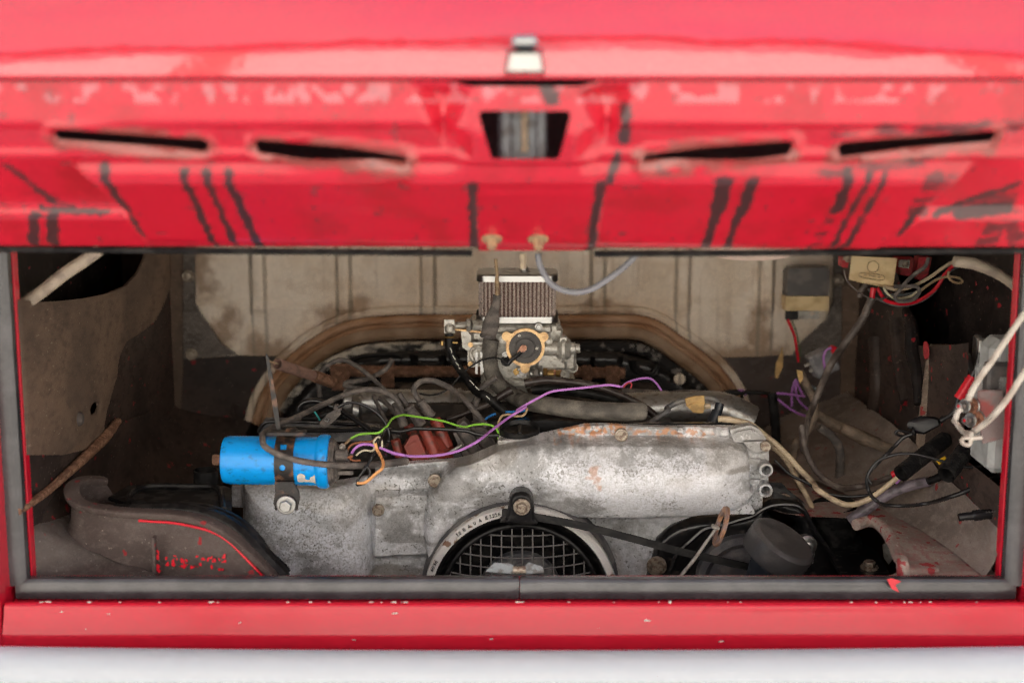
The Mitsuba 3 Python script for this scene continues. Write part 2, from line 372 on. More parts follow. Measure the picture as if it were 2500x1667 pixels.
DARKB = [seg((-.0722,.215,.6646), (-.0298,.215,.6872)), seg((-.0298,.215,.6872), (.0149,.215,.6943)), seg((.0149,.215,.6943), (.0844,.215,.6943)), seg((-.172,.215,.6543), (-.1147,.215,.6533)), seg((-.096,.22,.5433), (-.0654,.22,.5853))]
RUST1 = seg((.0573,.21,.7067), (.1351,.21,.7067)); RUST3 = seg((.1351,.21,.7056), (.2487,.21,.7024)); RUST2 = seg((.097,.2,.6693), (.1014,.2,.6498))
def castbump(p, n, uv):
    a, b, c = .74 * p.x + .50 * p.z + .45 * p.y, -.62 * p.x + .70 * p.z + .36 * p.y, .26 * p.x - .51 * p.z + .82 * p.y
    return fbm(a * 420, b * 420, c * 420, 3) + 1.5 * fbm(a * 150, b * 150, c * 150, 2)
mat('alloy', pri(mikit.proc(alloy_colour), .5, .1, bump=(castbump, .00022), specular=.5))

def firewall_colour(p, n, uv):
    x, z = p.x, p.z
    a = fbm(x * 9, z * 9, 1.5, 4); b = fbm(x * 45, z * 45, 4.0, 5)
    c = mix((.74, .615, .48), (.86, .76, .645), smoothstep(.3, .7, a))
    c = mix(c, (.55, .41, .28), smoothstep(.50, .75, b) * .35)
    run = smoothstep(.60, .72, fbm(x * 110, z * 4, 8.0, 3)) * smoothstep(.35, .6, a)
    c = mix(c, (.30, .20, .12), run * .18)
    fr_ = mi.Float(9)
    for q in FWRUST: fr_ = dr.minimum(fr_, segdist(x, z, q))
    c = mix(c, mix((.34, .19, .09), (.24, .15, .09), b), smoothstep(.030, .004, fr_ + (fbm(x * 55, z * 55, 6.6, 4) - .5) * .055) * .75)
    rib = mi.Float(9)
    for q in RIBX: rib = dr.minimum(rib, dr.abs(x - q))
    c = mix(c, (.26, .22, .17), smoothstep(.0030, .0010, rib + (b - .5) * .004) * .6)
    return c * (.88 + .24 * noise(x * 700, z * 700))
FWRUST = [(a[0], a[2], b[0], b[2]) for a, b in (((.2811,.72,.7119), (.4152,.72,.7132)), ((-.4021,.72,.7249), (-.3576,.72,.7171)), ((.1207,.72,.7804), (.1779,.72,.7792)), ((-.4666,.72,.7054), (-.4388,.72,.7702)), ((.3812,.72,.783), (.385,.72,.7184)), ((-.286,.72,.7766), (-.2349,.72,.7927)), ((-.492,.72,.8724), (-.475,.72,.8215)))]
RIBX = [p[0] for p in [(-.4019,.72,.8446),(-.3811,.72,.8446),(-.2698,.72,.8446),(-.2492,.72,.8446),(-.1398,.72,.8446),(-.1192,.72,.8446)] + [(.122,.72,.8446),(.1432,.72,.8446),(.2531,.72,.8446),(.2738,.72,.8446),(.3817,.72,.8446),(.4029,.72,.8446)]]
mat('firewall_paint', pri(mikit.proc(firewall_colour), .6))

def grubby(c0, c1, c2, c3, sc=18., red=0.0, seed=0.0, rough=.65, bump=.0003):
    def f(p, n, uv):
        a = fbm(p.x * sc + seed, p.y * sc, p.z * sc, 4); b = fbm(p.x * sc * 7, p.y * sc * 7 + seed, p.z * sc * 7, 4); s = noise(p.x * 900, p.y * 900, p.z * 900)
        c = mix(c0, c1, smoothstep(.35, .65, a)); c = mix(c, c2, smoothstep(.42, .72, b * .6 + .4 * fbm(p.x * sc * 22, p.y * sc * 9, p.z * sc * 22, 3)) * .6)
        c = mix(c, c3, smoothstep(.86, .93, noise(p.x * 260 + seed, p.y * 260, p.z * 260)) * .6)
        if red: c = mix(c, (.30, .012, .02), smoothstep(1 - red, 1.04 - red, fbm(p.x * 75 + 9 + seed, p.y * 75, p.z * 75, 3)) * .8)
        return c * (.86 + .28 * s)
    return pri(mikit.proc(f), rough, bump=(grainbump, bump), specular=.25)
mat('wall_brown', grubby((.165, .112, .080), (.115, .080, .060), (.080, .058, .046), (.26, .20, .15), 9.))
mat('wall_dark', grubby((.036, .027, .024), (.062, .044, .037), (.021, .017, .016), (.15, .11, .09), 10., .26, 3.1, .45))
mat('underseal', grubby((.010, .008, .008), (.022, .016, .015), (.006, .005, .005), (.10, .06, .05), 30., .25, 5.7, .5, .0008))
mat('shelf_pale', grubby((.25, .205, .18), (.16, .13, .112), (.30, .26, .235), (.14, .09, .08), 14., .24, 1.9))
mat('shelf_dirt', grubby((.115, .097, .088), (.080, .066, .060), (.15, .13, .118), (.26, .24, .22), 16., .22, 1.3))
mat('shelf_red_worn', grubby((.34, .285, .25), (.24, .19, .165), (.30, .10, .10), (.44, .40, .36), 20., .36, 2.3))
mat('rim_paint', grubby((.095, .074, .067), (.070, .052, .047), (.125, .103, .093), (.24, .20, .17), 18., .25, 8.4))
mat('gusset_metal', grubby((.075, .06, .05), (.13, .11, .095), (.26, .24, .22), (.35, .33, .30), 35., 0, 6.2, .4))
mat('battery_panel', grubby((.23, .175, .135), (.17, .13, .10), (.30, .245, .20), (.34, .30, .26), 30., .24, 4.6))
def foam_colour(p, n, uv):
    w = smoothstep(.35, .62, fbm(p.x * 70, p.z * 110, p.y * 90, 3)) * smoothstep(FOAMX + .012, FOAMX - .012, p.x + (noise(p.x * 200, p.z * 200) - .5) * .03)
    c = mix((.015, .014, .014), (.56, .52, .45), w)
    return mix(c, (.30, .28, .26), smoothstep(.60, .72, fbm(p.x * 130, p.z * 130, 6.0)) * (1 - w) * .6)
FOAMX = (-.1074,.68,.7411)[0]
mat('foam', pri(mikit.proc(foam_colour), .8, bump=(lambda p, n, uv: fbm(p.x * 240, p.y * 240, p.z * 240, 3), .0025)))

# ---------------------------------------------------------------- surroundings that the paint mirrors
mat('ground_concrete', grubby((.48, .48, .475), (.43, .43, .42), (.37, .37, .36), (.54, .54, .53), 2., rough=.8))
mat('wall_plaster', pri((.86, .86, .85), .8))
mat('pilaster_brick', pri((.30, .20, .16), .8))
mat('roof_tile', pri((.10, .05, .04), .8))
mat('window_dark', pri((.03, .035, .04), .1))
struct('ground', trimesh.Trimesh([[-300, -300, 0], [300, -300, 0], [300, 300, 0], [-300, 300, 0]], [[0, 1, 2], [0, 2, 3]], process=False), 'ground_concrete', 'pale concrete yard behind the open van')
bld = thing('building', 'pale plastered building facing the open back of the van', 'building')
part(bld, 'wall', bx([0, -9.0, 3.2], [30, .4, 6.4], .01), 'wall_plaster')
part(bld, 'roof', cat(bx([0, -8.9, 6.50], [31, 1.0, .22], .02), bx([0, -10.9, 6.6], [31, 3.2, .4], .1)), 'roof_tile')
for k in range(-5, 6):
    if k % 2: part(bld, 'pilaster', bx([k * 2.9 + .7, -8.72, 3.2], [.40, .2, 6.38], .02), 'pilaster_brick')
    if k % 3 == 0: part(bld, 'window', bx([k * 2.9 + 2.1, -8.78, 1.7], [1.1, .08, 1.3], .01), 'window_dark')

# ---------------------------------------------------------------- the van
van = thing('van', 'red and white van with its engine lid propped open over a dirty engine bay', 'van')
XL, XR = -.520, .528
# lid end wall: how far back it lies (y) at each height
LZ = np.array([0.9603, 0.9697, 0.9944, 1.0154, 1.0352, 1.056, 1.0727, 1.0889, 1.1274]); LYY = np.array([-0.115, -0.125, -0.1671, -0.205, -0.2429, -0.285, -0.3035, -0.322, -0.335])
def lid_y(z): return np.interp(z, LZ, LYY)
slots = [LineString([(s[0], s[1]), (s[2], s[3])]) for s in SLOTS]
holes = [s.buffer(.0043) for s in slots]
apert = Polygon(xz([(-.027,-.3288,1.1093),(.0465,-.3288,1.1093),(.0377,-.3014,1.0709),(-.0162,-.3014,1.0709)])).buffer(-.004).buffer(.004)
dim = [Polygon(xz([(-.0801,-.334,1.1244),(-.0285,-.334,1.1244),(-.0513,-.3035,1.0727),(-.0583,-.3035,1.0727)])), Polygon(xz([(.0482,-.334,1.1244),(.1004,-.334,1.1244),(.0804,-.3035,1.0727),(.0734,-.3035,1.0727)]))]
boss = Polygon(xz([(-.0309,-.3345,1.1261),(.0505,-.3345,1.1261),(.0529,-.2932,1.0635),(-.0323,-.2932,1.0635)]))
trap = Polygon(xz([(-.3614,-.2858,1.0567),(.3794,-.2833,1.0552),(.3612,-.1839,1.0038),(.3396,-.1351,.9758),(-.3366,-.1486,.9837),(-.34,-.1924,1.0085)]))
mid = Polygon(xz([(-.0324,-.253,1.0403),(.0781,-.253,1.0403),(.0768,-.119,.9641),(-.0322,-.119,.9641)]))
lower = Polygon(xz([(-.6082,-.1991,1.0122),(.6304,-.1924,1.0085),(.6644,-.1292,.9722),(-.6426,-.1334,.9748)]))
out = Polygon(xz([(-.5679,-.335,1.1274),(.5841,-.335,1.1274),(.7068,-.1267,.9707),(.0764,-.124,.9688),(.075,-.12,.965),(-.0322,-.12,.965),(-.0345,-.125,.9697),(-.6852,-.1301,.9727)]))
out = out.difference(shapely.union_all(holes + [apert]))
def lid_h(u, v, d):
    h = .0065 * sst(-.006, .006, sd(trap, u, v)) + .0022 * sst(-.0016, .0016, sd(mid, u, v))
    h = h - .012 * sst(1.066, 1.058, v) * (1 - sst(-.004, .010, sd(trap, u, v))) * (1 - sst(-.003, .003, sd(lower, u, v)))
    h = h - .008 * sst(1.064, 1.072, v) * sst(1.093, 1.087, v) * (1 - sst(-.012, .004, sd(boss, u, v)))
    g = np.min([shapely.distance(s, shapely.points(u, v)) for s in slots], axis=0)
    h = h + .0060 * np.exp(-((g - .0085) / .0032) ** 2)
    h = h + .010 * sst(-.022, .004, sd(boss, u, v))
    for q in dim: h = h - .016 * sst(-.001, .014, sd(q, u, v))
    return h + .0006 * (meshkit.fbm(np.stack([u * 40, v * 40, u * 0], 1), 2) - .5)
def lid3(u, v, h): return np.stack([u, lid_y(v) - h * .85, v - h * .5], 1)
lid = part(van, 'engine_lid', relief(out, lid_h, .0032, lid3, .0), 'lid_inner_red', smooth=True, label='open engine lid seen on its dirty lower edge')
# outer skin, hem and inner panel of the lid
zz = np.concatenate([np.linspace(1.1313, 1.20, 24), np.linspace(1.21, 1.42, 30)]); tilt = np.radians(np.interp(zz, [1.1313, 1.137, 1.19, 1.30, 1.42], [7, 10.5, 22, 42, 60]))
yy = -.345 + np.concatenate([[0], np.cumsum(np.tan((tilt[1:] + tilt[:-1]) / 2) * np.diff(zz))])
xs = np.linspace(-.62, .62, 125)
def grid(A):
    n, m = A.shape[:2]; i, j = np.meshgrid(np.arange(n - 1), np.arange(m - 1), indexing='ij'); q = i * m + j
    return trimesh.Trimesh(A.reshape(-1, 3), np.vstack([np.stack([q, q + 1, q + m + 1], -1).reshape(-1, 3), np.stack([q, q + m + 1, q + m], -1).reshape(-1, 3)]), process=False)
A = np.zeros((len(zz), len(xs), 3)); A[..., 0] = xs; A[..., 2] = zz[:, None]
wave = meshkit.fbm(np.stack([A[..., 0] * 9, A[..., 2] * 30, A[..., 0] * 0], -1), 2) - .5
A[..., 1] = yy[:, None] + .10 * xs**2 * np.clip((zz[:, None] - 1.13) * 4, 0, 1) + .0008 * wave + .00012 * (meshkit.fbm(np.stack([A[..., 0] * 55, A[..., 2] * 60, A[..., 0] * 0], -1), 2) - .5)
part(lid, 'outer_skin', grid(A), 'red_paint', smooth=True, label='glossy red outer skin of the lid')
part(lid, 'hem', tube([(-.62, -.3435, 1.1303), (0, -.3435, 1.1303), (.62, -.3435, 1.1303)], .0016, 8, .03), 'red_body')
part(lid, 'inner_panel', cat(bx([0, -.018, 1.185], [1.24, .006, .46], .001, ([1, 0, 0], [0, .9, -.42])), bx([-.618, -.2, 1.16], [.004, .24, .3], .001), bx([.618, -.2, 1.16], [.004, .24, .3], .001)), 'wall_dark')  # dark tone painted in as shade, so the slots show black inside
part(lid, 'edge_seal', cat(tube([(-.6022,-.1326,.9743),(-.399,-.1301,.9727),(-.1951,-.1267,.9707),(-.0374,-.1245,.9692)], .0030, 8, .02), tube([(.0777,-.1235,.9683),(.2152,-.1245,.9692),(.3786,-.1275,.9712),(.6227,-.1309,.9732)], .0030, 8, .02)), 'black_rubber')
e = (.0098,-.335,1.1467)
P0 = np.array((.0096,-.36,1.1331))
part(lid, 'latch_button', cat(hull([(-.0063,-.358,1.1325),(.0252,-.358,1.1325),(.0228,-.358,1.1494),(-.0033,-.358,1.1494)] + [(-.0064,-.345,1.132),(.0255,-.345,1.132),(.0231,-.345,1.1517),(-.0033,-.345,1.1517)] + [(-.0036,-.364,1.1344),(.0228,-.364,1.1344),(.0207,-.364,1.1473),(-.0013,-.364,1.1473)]), bx(np.array((.0097,-.35,1.1565)), [.020, .022, .009], .003)), 'chrome', label='chrome push button of the lid latch')
part(lid, 'latch', cat(bx(np.array((.0087,-.262,1.0872)), [.040, .02, .06], .002), bx(np.array((-.0047,-.274,1.0875)), [.010, .008, .05], .002), bx(np.array((.0241,-.274,1.0875)), [.009, .008, .05], .002)), 'latch_grey')
mat('latch_grey', two((.21, .23, .25), (.12, .115, .115), .45, .3, sc=160, fine=.1))
part(lid, 'latch_pin', cyl((.0104,-.274,1.0697), (.0104,-.274,1.1035), .0030), 'cream_hose')
nrm = np.array([0, -.55, -.83])
for c in ((-.0183,-.1654,.9934), (.0238,-.1654,.9934)):
    part(lid, 'bolt', cat(lathe([(.0095, 0), (.0095, .002), (.008, .003), (0, .003)], np.array(c) + nrm * .006, nrm, 20), lathe([(.0042, .002), (.0042, .011), (.003, .012), (0, .012)], np.array(c) + nrm * .006, nrm, 12)), 'tan_wire')
# body round the opening
def zy(rows): return np.array(rows)
AX = np.linspace(-.535, .543, 90)
ap = [(.012, .583), (-.004, .5805), (-.014, .5805), (-.022, .5840), (-.028, .5885), (-.0320, .5865), (-.035, .578), (-.041, .564), (-.0435, .557), (-.0435, .548), (-.0425, .536), (-.041, .52), (-.036, .47)]
ap = spline(np.array([(0, a, b) for a, b in ap]), .0025)[0]
A = np.zeros((len(ap), len(AX), 3)); A[..., 0] = AX; A[..., 1:] = ap[:, None, 1:]
A[..., 1] += .0010 * (meshkit.fbm(np.stack([A[..., 0] * 12, A[..., 2] * 30, A[..., 0] * 0], -1), 2) - .5)
apron = part(van, 'rear_apron', grid(A), 'red_body', smooth=True)
chips = []
r2 = np.random.default_rng(3)
for k in range(46):
    x = r2.uniform(-.5, .51); s = r2.uniform(.0008, .003)
    y, z = (-.0300, .5888) if k < 36 else (-.0385, r2.uniform(.55, .58))
    if k >= 36: y = np.interp(z, ap[::-1, 2], ap[::-1, 1])
    a = np.sort(r2.uniform(0, 6.28, 7)); rr = s * r2.uniform(.5, 1.2, 7)
    chips.append(extr(Polygon(np.stack([np.cos(a) * rr * 1.5, np.sin(a) * rr * .5], 1)).convex_hull, [x, y, z], [1, 0, 0], [0, .35, 1] if k >= 36 else [0, .75, .66], 0, .0004))
part(apron, 'paint_chips', cat(chips), 'paper_label', kind='stuff')
for s, xa in ((-1, -.5375), (1, .5455)):
    part(van, 'rear_corner', cat(hull([(xa, y, z) for y, z in ((-.028, 1.2), (-.034, .58), (-.04, .47), (.03, .47), (.03, 1.2))] + [(xa + s * .3, y, z) for y, z in ((.02, 1.2), (.02, .47), (.06, .47), (.06, 1.2))])), 'red_body')
part(van, 'upper_body', bx([0, 1.82, 1.53], [1.68, 3.6, .90], .12), 'white_paint')
part(van, 'lower_body', cat(bx([0, 2.35, .75], [1.68, 2.7, .7], .08), bx([-.735, .55, .75], [.24, .95, .68], .03), bx([.743, .55, .75], [.24, .95, .68], .03)), 'red_body')
bm = [(-.070, .535), (-.078, .549), (-.088, .5585), (-.100, .5632), (-.111, .5600), (-.120, .550), (-.124, .535), (-.125, .42), (-.10, .40)]
bm = spline(np.array([(0, a, b) for a, b in bm]), .003)[0]
AB = np.linspace(-.85, .85, 60)
A = np.zeros((len(bm), len(AB), 3)); A[..., 0] = AB; A[..., 1:] = bm[:, None, 1:]; A[..., 1] += .05 * AB[None] ** 2; A[..., 2] -= .004 * AB[None] ** 2
part(van, 'bumper', grid(A), 'white_paint', smooth=True, label='white rear bumper')
# pinch flange and rubber seal of the opening
FL = [(XL + .0005, .018, 1.06), (XL + .0005, .018, .6015), (XR - .0005, .018, .6015), (XR - .0005, .018, 1.06)]
sill = part(van, 'sill_flange', cat(bx([.004, .018, .590], [1.046, .0022, .0226], .0005), bx([XL, .018, .83], [.0022, .014, .46], .0005), bx([XR, .018, .83], [.0022, .014, .46], .0005)), 'red_body')
sec = np.array(Polygon([(-.0105, -.011), (.0105, -.011), (.0105, .006), (.004, .0115), (-.006, .0115), (-.0105, .004)]).buffer(-.003).buffer(.003).simplify(.0003).exterior.coords)[:-1]
def seal(a, b, up): 
    n = max(2, int(np.linalg.norm(np.subtract(b, a)) / .02)); p = np.asarray(a) + (np.asarray(b) - np.asarray(a)) * np.linspace(0, 1, n)[:, None]
    p = p + .0012 * (meshkit.fbm(p * 14, 2)[:, None] - .5)
    return sweep(p, lambda i: sec, up=up)
rs = part(van, 'rubber_seal', seal((XL - .012, .004, .5935), (.0075, .004, .5935), (0, 0, 1)), 'seal_rubber', label='black rubber seal along the sill')
part(van, 'rubber_seal', seal((.0085, .004, .5935), (XR + .012, .004, .5935), (0, 0, 1)), 'seal_rubber')
part(van, 'rubber_seal', seal((XL - .0115, .0045, 1.06), (XL - .0115, .0045, .598), (1, 0, 0)), 'seal_rubber')
part(van, 'rubber_seal', seal((XR + .0115, .0045, .598), (XR + .0115, .0045, 1.06), (-1, 0, 0)), 'seal_rubber')
tear = np.array((.4088,-.004,.6013))
part(rs, 'tear', cat(sheet([tear + np.array(q) for q in ((-.009, -.0065, .006), (-.004, -.0085, -.004), (.004, -.0085, -.008), (.0, -.0085, .0), (.006, -.0075, .004), (-.004, -.006, .007))], .001)), 'red_plastic')
st = part(van, 'striker', cat(hull([(-.0287,.012,.608),(.0057,.012,.605),(.0057,.012,.6124),(-.0028,.012,.6173),(-.0193,.012,.6178)] + [(-.0275,.022,.6055),(.0057,.022,.6025),(-.0028,.022,.6144),(-.0194,.022,.6149)]), hull([(.0113,.012,.605),(.0349,.012,.607),(.0325,.012,.6139),(.0184,.012,.6183),(.0113,.012,.6124)] + [(.0114,.022,.6025),(.0341,.022,.6045),(.0185,.022,.6154)])), 'latch_grey', label='silver striker plate in the middle of the sill')
part(st, 'pin', cyl((.0009,.01,.6106), (.0151,.01,.6106), .004), 'bolt_steel')
# closed shell of the bay
part(van, 'engine_bay', cat(bx([0, .98, .66], [1.3, .01, .9], .001), bx([0, .5, .26], [1.3, 1.0, .01], .001), bx([-.606, .5, .66], [.01, .98, .9], .001), bx([.612, .5, .66], [.01, .98, .9], .001)), 'wall_brown')
part(van, 'bay_ceiling', bx([0, .5, 1.072], [1.3, .94, .01], .001), 'firewall_paint')
bay = part(van, 'bay_front_wall', bx([0, .022, .40], [1.2, .006, .30], .001), 'wall_brown')

# ---------------------------------------------------------------- firewall, arch and walls of the bay (parts of the van)
arch = np.array([(-.4065,.7,.6118),(-.3945,.7,.651),(-.3744,.7,.6834),(-.3508,.7,.7112),(-.3204,.7,.7375),(-.2692,.7,.7663),(-.2287,.7,.7772),(-.1681,.7,.7817),(-.1083,.7,.7823),(-.0189,.7,.7823),(.073,.7,.7823),(.1492,.7,.7823),(.1996,.7,.7804),(.23,.7,.7702),(.2601,.7,.7497),(.2993,.7,.7215),(.3304,.7,.6924),(.3515,.7,.6614),(.3647,.7,.6249)])
arc = spline(arch, .006)[0]
nx = np.gradient(arc, axis=0); nrmA = np.stack([nx[:, 2], nx[:, 0] * 0, -nx[:, 0]], 1); nrmA /= np.linalg.norm(nrmA, axis=1, keepdims=True)
def arch_at(d, y, a=0, b=None):
    p = (arc + nrmA * d)[a:b]; p = p.copy(); p[:, 1] = y
    return p[::2]
ribs = [(RIBX[i] + RIBX[i + 1]) / 2 for i in range(0, 12, 2)]; ribz = (-.2712,.72,.7793)[2]
fw = Polygon(xz([(-.5206,.72,1.0246),(-.5337,.72,.7112)]) + [(a, c) for a, b, c in arc[::4]] + xz([(.527,.72,.7009),(.5137,.72,1.0246)])).buffer(0)
def fw_h(u, v, d):
    h = .0010 * (meshkit.fbm(np.stack([u * 8, v * 8, u * 0], 1), 2) - .5)
    for r in ribs:
        dx = np.abs(u - r)
        h = h + .0100 * (1 - sst(.0095, .0120, dx)) * sst(ribz - .004, ribz + .012, v) - .0012 * np.exp(-((dx - .0125) / .0016) ** 2)
    dz = (-.2708,.72,.7957)[2]
    return h + .004 * (1 - sst(dz - .008, dz + .008, v))
fire = part(van, 'firewall', relief(fw, fw_h, .0045, lambda u, v, h: np.stack([u, .72 - h, v], 1)), 'firewall_paint', smooth=True, label='dirty beige firewall with pressed ribs')
part(fire, 'arch_flange', tube(arch_at(-.005, .704), .0062, 8, .006), 'firewall_paint')
part(fire, 'arch_seal', tube(arch_at(.0078, .699), .0066, 10, .006, wob=.002), 'rust_seal', label='rust brown seal round the arch')
part(fire, 'arch_seal', tube(arch_at(.0178, .701), .0034, 8, .006, wob=.002), 'rust_seal')
part(fire, 'arch_band', tube(arch_at(.0290, .704), .0110, 12, .006, flat=.45, wob=.002), 'rust_band')
mat('rust_band', two((.27, .165, .095), (.40, .28, .19), .5, sc=30, lo=.3, hi=.8, fine=.12, specular=.25))
part(fire, 'foam_strip', tube(arch_at(.0480, .678, 8, -6), .0090, 14, .004, wob=.004), 'foam', label='ragged foam strip inside the arch')
lp = part(fire, 'lower_panel', sheet([(-.5362,.705,.713),(-.4776,.705,.7108),(-.4268,.705,.7161),(-.3581,.705,.714),(-.3772,.705,.6831),(-.3957,.705,.6416),(-.4171,.705,.5788),(-.4246,.705,.5366),(-.5436,.705,.5366)], .003), 'wall_dark')
part(fire, 'lower_panel', sheet([(.3045,.705,.712),(.3894,.705,.714),(.4096,.705,.7161),(.5169,.705,.714),(.5241,.705,.5366),(.3456,.705,.5366),(.3393,.705,.6207),(.3255,.705,.6831)], .003), 'rim_paint')
part(fire, 'gusset', sheet([(-.4978,.695,.9472),(-.4804,.695,.9472),(-.4851,.695,.7994),(-.4768,.695,.7812),(-.4616,.695,.7588),(-.4464,.695,.7343),(-.4244,.695,.7196),(-.4753,.695,.7135),(-.5072,.695,.7126)], .004, bev=.0012), 'gusset_metal')
part(fire, 'gusset', sheet([(.4992,.695,.9472),(.4873,.695,.9472),(.492,.695,.8034),(.484,.695,.7751),(.4666,.695,.7588),(.4414,.695,.7343),(.4319,.695,.7159),(.4684,.695,.7098),(.5086,.695,.7118)], .004, bev=.0012), 'gusset_metal')
for c in ((-.4937,.69,.8419), (-.4929,.69,.7205), (.497,.69,.8353)):
    part(fire, 'bolt', cat(ring(c, (0, -1, 0), .0078, .0018, 24, 8), lathe([(.0062, 0), (.0055, .002), (0, .0024)], c, (0, -1, 0), 20)), 'bolt_steel')
part(fire, 'corner_post', sheet([(-.5221,.7,.9468),(-.4989,.7,.9468),(-.5084,.7,.7117),(-.5166,.7,.6177),(-.536,.7,.6177)], .003, bev=.001), 'wall_brown')
part(fire, 'corner_post', sheet([(.5003,.7,.9468),(.53,.7,.9468),(.5389,.7,.7865),(.5355,.7,.5801),(.5131,.7,.5801)], .003, bev=.001), 'wall_brown')
# side walls
def yz(P): return [(p[1], p[2]) for p in P]
intL = Polygon(yz([(-.52,.0324,.9867),(-.52,.5555,.9399),(-.52,.5443,.8928),(-.52,.5355,.8846),(-.52,.4919,.8697),(-.52,.43,.8618),(-.52,.3374,.8644),(-.52,.2488,.8718),(-.52,.1689,.8807),(-.52,.0876,.8912),(-.52,.0206,.9036)])).buffer(0)
hole = shapely.affinity.scale(Point(*yz([(-.52,.2662,.7314)])[0]).buffer(.0075), 2.6, 1)
baseL = rect(.015, .54, .715, 1.07).difference(intL.buffer(.012)).difference(hole.buffer(.004))
def rough_h(k, s): return lambda u, v, d: k * (meshkit.fbm(np.stack([u * s, v * s, u * 0], 1), 3) - .5) 
left_to3 = lambda u, v, h: np.stack([-.524 + h, u, v], 1)
wl = part(van, 'side_wall', relief(baseL, rough_h(.003, 12), .006, left_to3), 'wall_dark', smooth=True, label='brown left side wall of the engine bay')
front = Polygon(yz([(-.52,.0178,.904),(-.52,.0876,.8912),(-.52,.1689,.8807),(-.52,.2488,.8718),(-.52,.3374,.8644),(-.52,.43,.8618),(-.52,.4919,.8697),(-.52,.5355,.8846),(-.52,.5443,.8928),(-.52,.5555,.9399),(-.52,.6797,.9288),(-.52,.683,.8771),(-.52,.6809,.8275),(-.52,.6377,.8059),(-.52,.5876,.7903),(-.52,.5054,.7869),(-.52,.4233,.7865),(-.52,.3853,.7722),(-.52,.3684,.7475),(-.52,.3443,.7334),(-.52,.3105,.7117),(-.52,.2963,.698),(-.52,.298,.6874),(-.52,.2169,.691),(-.52,.1379,.705),(-.52,-.0105,.7436)])).buffer(0).intersection(rect(.016, .5, .72, 1.07)).difference(hole)
def fr_h(u, v, d): return .0045 + .0035 * (meshkit.fbm(np.stack([u * 10, v * 10, u * 0], 1), 3) - .5) - .002 * (1 - quarter(d, .004))
part(wl, 'overlapping_panel', relief(front, fr_h, .005, lambda u, v, h: np.stack([-.521 + h, u, v], 1), .001), 'wall_brown', smooth=True)
part(wl, 'nub', lathe([(.009, -.004), (.0085, .002), (.006, .005), (0, .006)], np.array((-.52,.1957,.7342)) + [.003, 0, 0], (1, 0, 0), 14), 'shelf_dirt')
part(wl, 'intake_liner', bx([-.592, .35, .93], [.004, .66, .36], .001), 'underseal')  # near-black sheet stands in for the shade deep in the intake
baseR = rect(.015, .54, .715, 1.07)
intR = Polygon(yz([(.528,.6445,.9513),(.528,.2204,.9853),(.528,.0302,.9731),(.528,.0111,.8651),(.528,.2942,.8044),(.528,.3922,.7885),(.528,.4247,.829),(.528,.4331,.8401)])).buffer(0)
wr = part(van, 'side_wall', relief(baseR.difference(intR).difference(rect(.0, .695, .17, 1.0)), rough_h(.004, 14), .006, lambda u, v, h: np.stack([.532 - h, u, v], 1)), 'wall_dark', smooth=True, label='blackened right side wall of the engine bay')
part(wr, 'intake_liner', relief(rect(.0, .5, .75, 1.1), rough_h(.012, 30), .008, lambda u, v, h: np.stack([.585 - h, u, v], 1)), 'underseal', smooth=True)
part(wr, 'flaking_edge', tube([(.527,.4155,.8339),(.527,.3929,.8129),(.527,.3784,.784),(.527,.3547,.7538),(.527,.3344,.7235)], [.006, .009, .010, .009, .006], 10, .006, wob=.008), 'underseal')
for q, rr_ in (([(.52,.587,.7653),(.52,.5663,.6917),(.52,.594,.6265)], .016), ([(.52,.4846,.8087),(.52,.454,.752),(.52,.4124,.7062)], .013)):
    part(wr, 'pressed_rib', tube([(.533, b_, c_) for a_, b_, c_ in q], rr_ * .8, 12, .01, wob=.006), 'wall_dark')
part(wr, 'red_patch', extr(Point(0, 0).buffer(.011, 10), np.array((.526,.3171,.7952)), (0, 1, .2), (0, 0, 1), -.001, .001), 'dull_red')
# shelves and the sloped boxes beside the engine
opening = smooth_poly([(.1, -.05, 0)] + [(.4221,.0393,.597),(.4414,.0716,.597),(.4518,.121,.597),(.4566,.1735,.597),(.457,.215,.597),(.4493,.2439,.597),(.4298,.2439,.597)] + [(.30, .34, 0), (.26, .72, 0), (.05, .72, 0)])
shelf = rect(.2, .021, XR + .004, .70).difference(opening)
pcs = [g for g in getattr(shelf, 'geoms', [shelf]) if g.area > .002]
for k, g in enumerate(pcs):
    part(van, 'shelf', relief(g, rough_h(.004, 14), .005, lambda u, v, h: np.stack([u, v, .597 + h - .03 * np.clip((v - .3) / .3, 0, 1)], 1)), 'shelf_red_worn', smooth=True)
def patch(rows, m, name, parent, nz=.004, s=16., label=None):
    """A dented sheet through rows of 3D points."""
    R = [spline(np.array(r), .012)[0] for r in rows]; n = max(len(r) for r in R)
    R = np.array([[r[min(len(r) - 1, 0)] + 0 if len(r) < 2 else np.array([np.interp(np.linspace(0, len(r) - 1, n), np.arange(len(r)), r[:, c]) for c in range(3)]).T] for r in R]).squeeze(1)
    k = max(6, int(np.linalg.norm(R[0, 0] - R[-1, 0]) / .012))
    t = np.linspace(0, len(R) - 1, k * (len(R) - 1) + 1); i = np.minimum(t.astype(int), len(R) - 2); w = (t - i)[:, None, None]
    A = R[i] * (1 - w) + R[i + 1] * w
    A = A + nz * (meshkit.fbm(A * s, 3) - .5)[..., None]
    return part(parent, name, grid(A), m, smooth=True, label=label)
L2 = [(-.5275,.03,.6485),(-.5204,.09,.6414),(-.5197,.16,.6292),(-.5179,.3,.6041),(-.4937,.45,.5714),(-.4371,.62,.5335)]
patch([[(-.525, .02, .686), (-.524, .2, .686), (-.522, .37, .686), (-.52, .50, .67), (-.52, .72, .64), (-.4, .72, .63)], L2, [tuple(np.array(q) - [0, 0, .03]) for q in L2]], 'wall_dark', 'wheel_box', wl)
